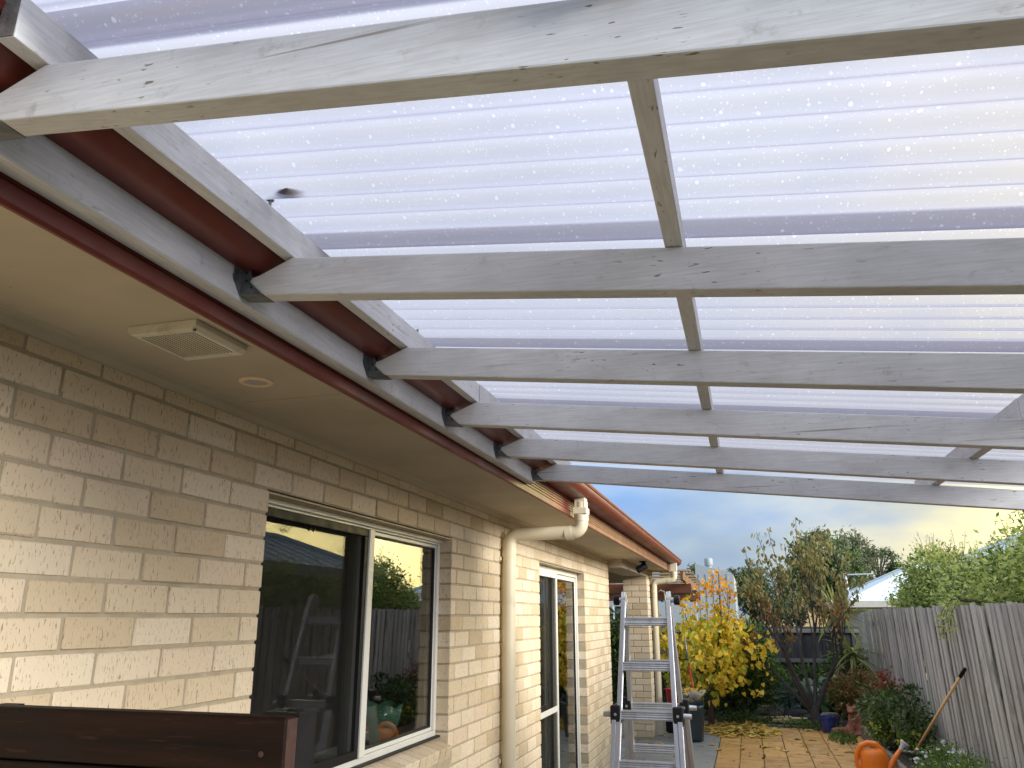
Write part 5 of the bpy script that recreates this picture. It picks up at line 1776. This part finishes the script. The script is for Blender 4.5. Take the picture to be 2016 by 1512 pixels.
def stone(x, y, rx, ry, rz, mat, label, seed):
    random.seed(seed)
    m = MB()
    m.ball((x, y, G + rz * 0.62), (rx, ry, rz), 12, 8, 0.0)
    ph = [random.uniform(0, 6) for _ in range(4)]
    vs = []
    for (a, b, c) in m.v:
        u, v_, w_ = (a - x) / rx, (b - y) / ry, (c - G - rz * .62) / rz
        k = 1 + 0.12 * math.sin(2.3 * u + ph[0]) * math.cos(2 * v_ + ph[1]) + 0.10 * math.sin(3.7 * w_ + 2 * u + ph[2])
        vs.append((x + u * rx * k, y + v_ * ry * k, G + rz * .62 + min(w_ * k, 0.75) * rz))
    m.v = vs
    o = m.build('stone', mat, auto=38)
    return tag(o, label, 'stone', 'stones along the back garden')


stone(0.26, 14.95, 0.24, 0.18, 0.14, 'stone', 'large pale rounded stone in front of the conifer bush', 1)
stone(0.62, 14.75, 0.20, 0.16, 0.12, 'dark_stone', 'black wet stone beside the pale rounded stone', 2)
stone(0.47, 14.55, 0.09, 0.08, 0.06, 'stone', 'small pale stone in front of the black stone', 3)
stone(0.85, 14.65, 0.14, 0.12, 0.08, 'dark_stone', 'flat dark stone behind the fruit tree trunk', 4)
stone(1.12, 14.4, 0.16, 0.12, 0.12, 'stone', 'pale stone right of the fruit tree trunk', 5)
stone(1.10, 14.1, 0.13, 0.10, 0.09, 'stone', 'lower pale stone behind the blue pot', 6)
stone(-0.05, 14.35, 0.16, 0.11, 0.06, 'stone', 'flat grey stone near the weeds left of the planks', 8)
random.seed(21)
for k, (x, y, L_, a, lab) in enumerate(((0.30, 14.35, 0.46, -6, 'pale timber offcut lying left of the fruit tree, rearmost'), (0.50, 14.15, 0.42, 4, 'pale timber offcut lying just left of the fruit tree trunk'), (0.40, 13.95, 0.34, -2, 'pale timber offcut lying nearest to the paving'), (0.62, 14.28, 0.30, -12, 'short pale timber offcut crossing behind the tree trunk'))):
    Mx = Matrix.Translation((x, y, G + 0.07)) @ Matrix.Rotation(R(a), 4, 'Z') @ Matrix.Rotation(R(random.uniform(-3, 3)), 4, 'Y')
    tag(MB().cbox(-L_ / 2, L_ / 2, -0.045, 0.045, -0.018, 0.018, 0.003, Mx).build('timber_offcut', 'pale_plank'), lab, 'timber', 'timber offcuts in the back garden')
for k, (x, lab) in enumerate(((0.42, 'grey edging board at the far end of the paving, left of the tree'), (1.02, 'grey edging board behind the blue pot'))):
    tag(MB().cbox(x - 0.29, x + 0.29, 13.705, 13.755, G - 0.05, G + 0.035, 0.004).build('edging_board', 'rail'), lab, 'edging', 'edging boards of the paving')

# ------------------------------------------------------------------ slatted pergola beyond the porch
fp = thing('slat_pergola', 'red brown timber pergola with a slatted roof beyond the porch', 'pergola', (-2.2, 15, G))
for x in (-1.66, -3.9):
    MB().cbox(x, x + 0.12, 14.60, 14.72, G, 0.43, 0.004).build('post', 'stain_timber', fp)
MB().cbox(-5.5, -0.93, 14.55, 14.60, 0.38, 0.545, 0.004).build('beam', 'stain_timber', fp)
MB().cbox(-5.5, -0.93, 17.2, 17.26, 0.30, 0.46, 0.004).build('beam', 'stain_timber', fp)
for x in (-4.6, -3.6, -2.6, -1.8, -1.02):
    MB().extrude([(x, 13.35, 0.56), (x, 17.5, 0.47), (x, 17.5, 0.60), (x, 13.35, 0.69)], (0.045, 0, 0)).build('rafter', 'stain_timber', fp)
for k in range(6):
    y = 13.35 + k * 0.72
    z = 0.695 - (y - 13.35) * 0.0217
    MB().cbox(-5.5, -0.86, y, y + 0.16, z, z + 0.03, 0.002).build('slat', 'slat', fp)
hk = MB().tube([(-1.50, 14.5, 0.40), (-1.46, 14.5, 0.43), (-1.40, 14.5, 0.40), (-1.385, 14.5, 0.2), (-1.39, 14.5, -0.5), (-1.42, 14.5, -1.2)], 0.014, 8).build('hose', 'pvc', fp, smooth=True)

# ------------------------------------------------------------------ neighbouring houses


def hip_house(name, label, x0, x1, y0, y1, ez, pitch, wall_mat, roof_mat, over=0.45, fascia='fascia_cream'):
    t = thing(name, label, 'house', ((x0 + x1) / 2, (y0 + y1) / 2, G))
    MB().box(x0 + over, x1 - over, y0 + over, y1 - over, G, ez).build('wall', wall_mat, t)
    w = min(x1 - x0, y1 - y0) / 2
    hz = ez + 0.02 + w * math.tan(R(pitch))
    m = MB()
    xm, ym = (x0 + x1) / 2, (y0 + y1) / 2
    if x1 - x0 <= y1 - y0:
        r0, r1 = (xm, y0 + w, hz), (xm, y1 - w, hz)
        vs = [(x0, y0, ez + .02), (x1, y0, ez + .02), (x1, y1, ez + .02), (x0, y1, ez + .02), r0, r1]
        m.add(vs, [(0, 1, 4), (1, 2, 5, 4), (2, 3, 5), (3, 0, 4, 5), (3, 2, 1, 0)])
    else:
        r0, r1 = (x0 + w, ym, hz), (x1 - w, ym, hz)
        vs = [(x0, y0, ez + .02), (x1, y0, ez + .02), (x1, y1, ez + .02), (x0, y1, ez + .02), r0, r1]
        m.add(vs, [(0, 1, 5, 4), (1, 2, 5), (2, 3, 4, 5), (3, 0, 4), (3, 2, 1, 0)])
    roof = m.build('roof', roof_mat, t)
    f = MB()
    f.box(x0 - 0.03, x1 + 0.03, y0 - 0.03, y0, ez - 0.14, ez + 0.03)
    f.box(x0 - 0.03, x1 + 0.03, y1, y1 + 0.03, ez - 0.14, ez + 0.03)
    f.box(x0 - 0.03, x0, y0, y1, ez - 0.14, ez + 0.03)
    f.box(x1, x1 + 0.03, y0, y1, ez - 0.14, ez + 0.03)
    f.build('gutter', fascia, t)
    c = MB()
    corners = vs[:4]
    for k, q in enumerate(corners):
        r_ = min((r0, r1), key=lambda e: (Vector(e) - Vector(q)).length)
        c.tube([Vector(q) + Vector((0, 0, .02)), Vector(r_) + Vector((0, 0, .03))], 0.06, 6)
    c.tube([Vector(r0) + Vector((0, 0, .03)), Vector(r1) + Vector((0, 0, .03))], 0.06, 6)
    c.build('ridge_cap', roof_mat, roof)
    rb = MB()
    if x1 - x0 <= y1 - y0:                           # standing ribs on the slope that faces this yard
        k = y0 + 0.4
        while k < y1 - 0.2:
            dn = min(k - y0, y1 - k, w)
            rb.tube([(x0 + 0.02, k, ez + 0.035), (x0 + dn, k, ez + 0.035 + dn * math.tan(R(pitch)))], 0.018, 4)
            k += 0.42
        rb.build('roof_rib', roof_mat, roof, kind='stuff')
    return t


hip_house('neighbour_house', 'long neighbouring building with pale blue metal roof close behind the hedge', 3.05, 5.85, 7.2, 13.7, 0.72, 22, 'cream_wall', 'blue_roof')
nh = hip_house('neighbour_house', 'smaller far house with pale blue roof beyond the fence corner', 2.7, 8.2, 24.0, 34.0, 0.36, 24, 'cream_wall', 'blue_roof')
an = thing('antenna', 'white television antenna on the small blue roof', 'antenna', (2.75, 26.0, 0.36))
MB().tube([(2.85, 25.4, 0.35), (2.80, 25.4, 1.20)], 0.045, 8).build('mast', 'white_plastic', an)
m = MB()
m.tube([(2.80, 25.4, 1.15), (3.55, 25.3, 1.16)], 0.02, 6)
for k in range(6):
    m.tube([(2.95 + 0.11 * k, 25.2, 1.16), (2.95 + 0.11 * k, 25.55, 1.16)], 0.010, 5)
m.build('boom', 'white_plastic', an)
# blue-grey shed with a flue
gsd = thing('garden_shed', 'blue grey metal building with a flue behind the yellow tree', 'shed', (-0.9, 22.5, G))
MB().extrude([(-1.28, 22.0, G), (-0.30, 22.0, G), (-0.30, 22.0, 1.02), (-0.36, 22.0, 1.10), (-1.28, 22.0, 1.33)], (0, 4.5, 0)).build('wall', 'grey_steel', gsd)
MB().box(-3.4, -1.285, 21.5, 25, G, 0.34).build('low_wall', 'grey_steel', gsd)
rb = MB()
for k in range(5):
    rb.box(-1.2 + k * 0.18, -1.17 + k * 0.18, 21.985, 21.9995, G, 1.06)
rb.build('wall_rib', 'grey_steel', gsd, kind='stuff')
fl_ = MB()
fl_.tube([(-0.93, 22.3, 1.0), (-0.93, 22.3, 1.30)], 0.075, 14)
fl_.lathe([(0.105, 1.29), (0.11, 1.30), (0.11, 1.47), (0.095, 1.49)], 16, Matrix.Translation((-0.93, 22.3, 0)))
fl_.build('flue', 'grey_steel', gsd, auto=40)
gs2 = thing('green_shed', 'slate green shed with pale gutter seen left of the porch pier', 'shed', (-3.9, 19, G))
MB().box(-6.0, -2.75, 18.5, 21.0, G, 0.20).build('wall', 'green_steel', gs2)
MB().extrude([(-6.1, 18.35, 0.20), (-2.65, 18.35, 0.20), (-2.65, 18.35, 0.32), (-6.1, 18.35, 0.32)], (0, 2.8, 0.0)).build('roof', 'grey_steel', gs2)
MB().tube([(-2.95, 18.30, 0.20), (-2.95, 18.30, -0.1), (-3.02, 18.40, -0.2)], 0.05, 10).build('downpipe', 'grey_steel', gs2)
MB().box(-6.1, -2.6, 18.10, 18.22, -0.62, -0.52).build('rail', 'white_plastic', gs2)
gw = thing('sunlit_house', 'cream rendered house far behind the fruit tree, sunlight painted into its gold colour', 'house', (2.0, 42, G))  # gold of wall and roof is painted sunlight
MB().box(0.6, 4.2, 40.5, 46, G, 0.62).build('wall', 'sunlit_wall', gw)
MB().extrude([(0.4, 40.3, 0.62), (4.4, 40.3, 0.62), (3.6, 40.3, 0.95), (1.2, 40.3, 0.95)], (0, 6, 0)).build('roof', 'sunlit_wall', gw)

# ------------------------------------------------------------------ far trees


def tree(name, label, base, crown, mats, n, L, W, trunk_h, r=0.12, nclump=90, kind='diamond', spread=0.15, shell=0.5, bark='bark_grey', group='trees beyond the yard', droop=0.25):
    t = thing(name, label, 'tree', base, group)
    m = MB()
    tp = []
    bx, by, bz = base
    m.tube([(bx, by, bz - 0.2), (bx + random.gauss(0, .06), by, bz + trunk_h * 0.5), (bx + random.gauss(0, .1), by, bz + trunk_h)], [r, r * 0.8, r * 0.6], 8)
    for c in crown:
        s0 = Vector((bx, by, bz + trunk_h * random.uniform(0.7, 1.0)))
        e = Vector(c[:3])
        mid = (s0 + e) / 2 + Vector((random.gauss(0, .1), random.gauss(0, .1), 0.1))
        m.tube([s0, mid, e], [r * 0.55, r * 0.4, r * 0.2], 6)
        for k in range(5):
            d = Vector((random.gauss(0, 1), random.gauss(0, 1), random.gauss(0.4, 0.8))).normalized()
            m.tube([e, e + Vector((d.x * c[3], d.y * c[4], d.z * c[5])) * 0.75], [r * 0.18, r * 0.05], 5)
    m.build('trunk', bark, t)
    for mat, fr in mats:
        foliage('crown', mat, t, crown, int(n * fr), L, W, nclump, spread, shell, droop, 0.3, kind)
    return t


tree('gum_tree', 'tall broad gum tree directly behind the fruit tree', (3.0, 34, G), [(2.9, 34, 2.35, 1.1, 1.0, 0.85), (2.2, 34, 1.8, 0.75, 0.8, 0.75), (3.7, 34, 1.7, 0.85, 0.8, 0.8), (2.9, 34, 1.0, 1.4, 1.0, 0.8), (2.6, 33.6, 2.95, 0.55, 0.5, 0.38)], (('lf_gum', 0.75), ('lf_mid', 0.25)), 11000, 0.17, 0.07, 2.2, 0.2, nclump=170)
tree('gum_tree', 'airy gum tree with open crown right of the tallest one', (5.1, 42, G), [(5.0, 42, 3.1, 0.85, 0.8, 0.75), (5.5, 42, 2.4, 0.7, 0.7, 0.6), (4.7, 42, 2.2, 0.7, 0.7, 0.6)], (('lf_gum', 1.0),), 4200, 0.18, 0.07, 3.0, 0.16, nclump=70, spread=0.17)
tree('dark_tree', 'dark rounded tree mass between the shed and the fruit tree', (0.25, 31, G), [(0.15, 31, 0.9, 0.75, 0.7, 0.75), (0.7, 31, 0.45, 0.7, 0.6, 0.6), (-0.2, 31.5, 1.25, 0.5, 0.5, 0.4), (1.3, 32, 0.1, 0.7, 0.6, 0.5)], (('lf_gum', 0.6), ('lf_dark', 0.4)), 6500, 0.15, 0.06, 1.2, 0.14, nclump=120)
tree('far_tree', 'greyish tree crown just above the roof end', (-1.6, 30, G), [(-1.75, 30, 1.25, 0.42, 0.5, 0.5), (-1.55, 30, 0.8, 0.5, 0.5, 0.5)], (('lf_gum', 1.0),), 1900, 0.13, 0.055, 1.4, 0.1, nclump=42)
tree('far_tree', 'thin tree crown peeping over the gutter end', (-2.75, 30, G), [(-2.75, 30, 1.65, 0.35, 0.5, 0.5), (-2.85, 30, 1.1, 0.4, 0.4, 0.5)], (('lf_gum', 1.0),), 1300, 0.13, 0.05, 1.6, 0.1, nclump=34)
tree('hill_trees', 'dark tree belt behind the smaller blue roof', (8.0, 66, G), [(6.6, 66, 1.6, 1.6, 1.5, 1.3), (8.2, 66, 1.9, 1.5, 1.5, 1.1), (9.6, 66, 1.4, 1.1, 1.2, 0.8), (5.2, 66, 1.8, 1.2, 1.2, 1.0)], (('lf_dark', 0.6), ('lf_gum', 0.4)), 6500, 0.30, 0.13, 1.6, 0.25, nclump=120)
tree('round_tree', 'small dark rounded tree left of the hedge top', (10.9, 66, G), [(10.9, 66, 3.25, 0.62, 0.6, 0.6), (10.6, 66, 2.6, 0.4, 0.4, 0.4)], (('lf_dark', 1.0),), 1500, 0.24, 0.11, 4.0, 0.12, nclump=34)
# bare umbrella pine
up_ = thing('umbrella_pine', 'thin umbrella shaped pine silhouetted against the sky', 'tree', (9.1, 62, G), 'trees beyond the yard')
m = MB()
tl_ = []
m.tube([(9.0, 62, G), (9.05, 62, 1.5), (9.2, 62, 2.9)], [0.22, 0.17, 0.10], 8)
for k in range(16):
    a = k * 2.39
    e = Vector((9.2 + 1.15 * math.cos(a) * (0.5 + 0.5 * (k % 3) / 2), 62 + 0.9 * math.sin(a), 3.7 + 0.75 * (1 - 0.6 * (k % 3) / 2)))
    s0 = Vector((9.1, 62, 1.9 + 0.06 * k))
    m.tube([s0, (s0 + e) / 2 + Vector((0, 0, 0.15)), e], [0.07, 0.05, 0.02], 5)
    for j in range(3):
        tl_.append(tuple(e + Vector((random.gauss(0, .2), random.gauss(0, .2), random.gauss(0, .07)))))
m.build('trunk', 'bark_grey', up_)
foliage('crown', 'lf_dark', up_, [(q[0], q[1], q[2], 0.24, 0.24, 0.09) for q in tl_], 1300, 0.2, 0.06, nclump=90, spread=0.4)
# sparse sapling beyond the hedge
ss = thing('sparse_sapling', 'nearly bare sapling with brown leaves above the rounded hedge bush', 'tree', (4.3, 18.6, G), 'trees beyond the yard')
m = MB()
tips = []
m.tube([(3.95, 18.6, G), (4.0, 18.6, 0.6)], [0.04, 0.03], 6)
for k in range(5):
    a = k * 1.3
    limb(m, (4.0, 18.6, 0.55), (math.cos(a) * .5, math.sin(a) * .5, 1.0), 0.42, 0.018, 2, 0.5, 0.2, tips, 3, 0.7, (2, 2), 0.1, 5)
m.build('trunk', 'bark', ss)
pa = np.array([tuple(q + Vector((random.gauss(0, .06), random.gauss(0, .06), random.gauss(0, .05)))) for (q, d, dep) in tips for _ in range(4)])
m = MB()
leaves(m.v, m.f, pa, rot_dirs(len(pa), None, 0.3), 0.085, 0.045)
m.build('crown', 'lf_brown', ss)

# ------------------------------------------------------------------ things behind the window
vase = thing('ceramic_bowl', 'sea green scalloped ceramic bowl inside on the window ledge', 'bowl', (-1.88, 4.0, -0.61))
led = MB().cbox(-2.05, -1.742, 2.44, 4.27, -0.66, -0.632, 0.003).build('window_ledge', 'blind', house)
vm = MB()
nb_ = 48
prof = [(0.055, 0.0), (0.075, 0.012), (0.105, 0.06), (0.125, 0.12), (0.138, 0.175)]
inn = [(0.132, 0.172), (0.115, 0.115), (0.09, 0.06), (0.02, 0.02)]
for r_, z_ in prof + inn:
    for k in range(nb_):
        a = 2 * math.pi * k / nb_
        sc2 = 0.022 * abs(math.cos(4 * a)) * (z_ / 0.175) ** 3
        rr = r_ * (1 + 0.035 * math.cos(8 * a) * (z_ / 0.175))
        vm.v.append((-1.89 + rr * math.cos(a), 4.0 + rr * math.sin(a), -0.631 + z_ + sc2))
nr = len(prof + inn)
for j in range(nr - 1):
    for k in range(nb_):
        k2 = (k + 1) % nb_
        vm.f.append((j * nb_ + k, j * nb_ + k2, (j + 1) * nb_ + k2, (j + 1) * nb_ + k))
vm.f.append(tuple(range(nb_))[::-1])
vm.f.append(tuple(range((nr - 1) * nb_, nr * nb_)))
vm.build('bowl_body', 'ceramic_green', vase, smooth=True)
jar = thing('glass_jar', 'square clear glass jar inside behind the fly screen', 'jar', (-1.9, 3.02, -0.63))
MB().cbox(-1.945, -1.855, 2.975, 3.065, -0.631, -0.50, 0.012).build('jar_body', 'glass', jar)
MB().lathe([(0.04, -0.4995), (0.042, -0.47), (0.03, -0.465)], 20, Matrix.Translation((-1.9, 3.02, 0))).build('lid', 'light_face', jar)
tag(MB().extrude([(-2.02, 2.70, -0.631), (-1.99, 2.98, -0.631), (-1.97, 2.97, -0.44), (-2.0, 2.74, -0.43)], (-0.006, 0, 0)).build('white_card', 'blind'), 'white card propped inside behind the fly screen', 'card')
bld = thing('vertical_blind', 'pale vertical blind strips hanging inside right of the window stile', 'blind', (-1.80, 3.5, 0.38))
MB().box(-1.82, -1.78, 2.44, 4.27, 0.39, 0.415).build('head_rail', 'blind', bld)
for k, y in enumerate((3.475, 3.495, 3.51, 3.53)):
    Mx = Matrix.Translation((-1.80, y, 0)) @ Matrix.Rotation(R(62 + 3 * k), 4, 'Z')
    MB().box(-0.001, 0.001, -0.044, 0.044, -0.605, 0.388, Mx).build('blind_strip', 'blind', bld)
MB().tube([(-1.79, 3.56, 0.39), (-1.79, 3.56, -0.1)], 0.002, 5).build('blind_cord', 'blind', bld)
desk = thing('table', 'dark table in the room behind the window', 'table', (-2.9, 3.6, G + 0.06))
MB().cbox(-3.4, -2.4, 2.9, 4.4, -0.92, -0.885, 0.004).build('table_top', 'dark_timber', desk)
for x in (-3.35, -2.5):
    for y in (2.95, 4.3):
        MB().box(x, x + 0.05, y, y + 0.05, G + 0.06, -0.9205).build('leg', 'dark_timber', desk)
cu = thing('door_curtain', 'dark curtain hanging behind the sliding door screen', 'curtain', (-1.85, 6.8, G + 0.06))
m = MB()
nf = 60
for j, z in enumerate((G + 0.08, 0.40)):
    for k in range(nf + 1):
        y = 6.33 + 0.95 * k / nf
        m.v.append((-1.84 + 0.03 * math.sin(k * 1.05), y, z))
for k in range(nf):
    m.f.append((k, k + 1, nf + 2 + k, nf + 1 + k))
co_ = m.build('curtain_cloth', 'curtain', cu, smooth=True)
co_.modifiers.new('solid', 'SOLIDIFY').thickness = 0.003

# a dead leaf lying on top of the clear sheet
dlf = MB()
lx, ly = -0.86, 1.28
for (u, v_) in ((-.034, 0), (-.02, .014), (0, .018), (.018, .012), (.038, .004), (.02, -.008), (0, -.014), (-.02, -.010)):
    dlf.v.append((lx + u, ly + v_ + 0.3 * u * u, zt(lx + u) + BT + 0.010 + 0.01 * abs(v_) * 10))
dlf.f = [(0, 1, 2, 3, 4), (0, 4, 5, 6, 7)]
tag(dlf.build('dead_leaf', 'dead'), 'curled brown leaf lying on the clear roof sheet', 'leaf')
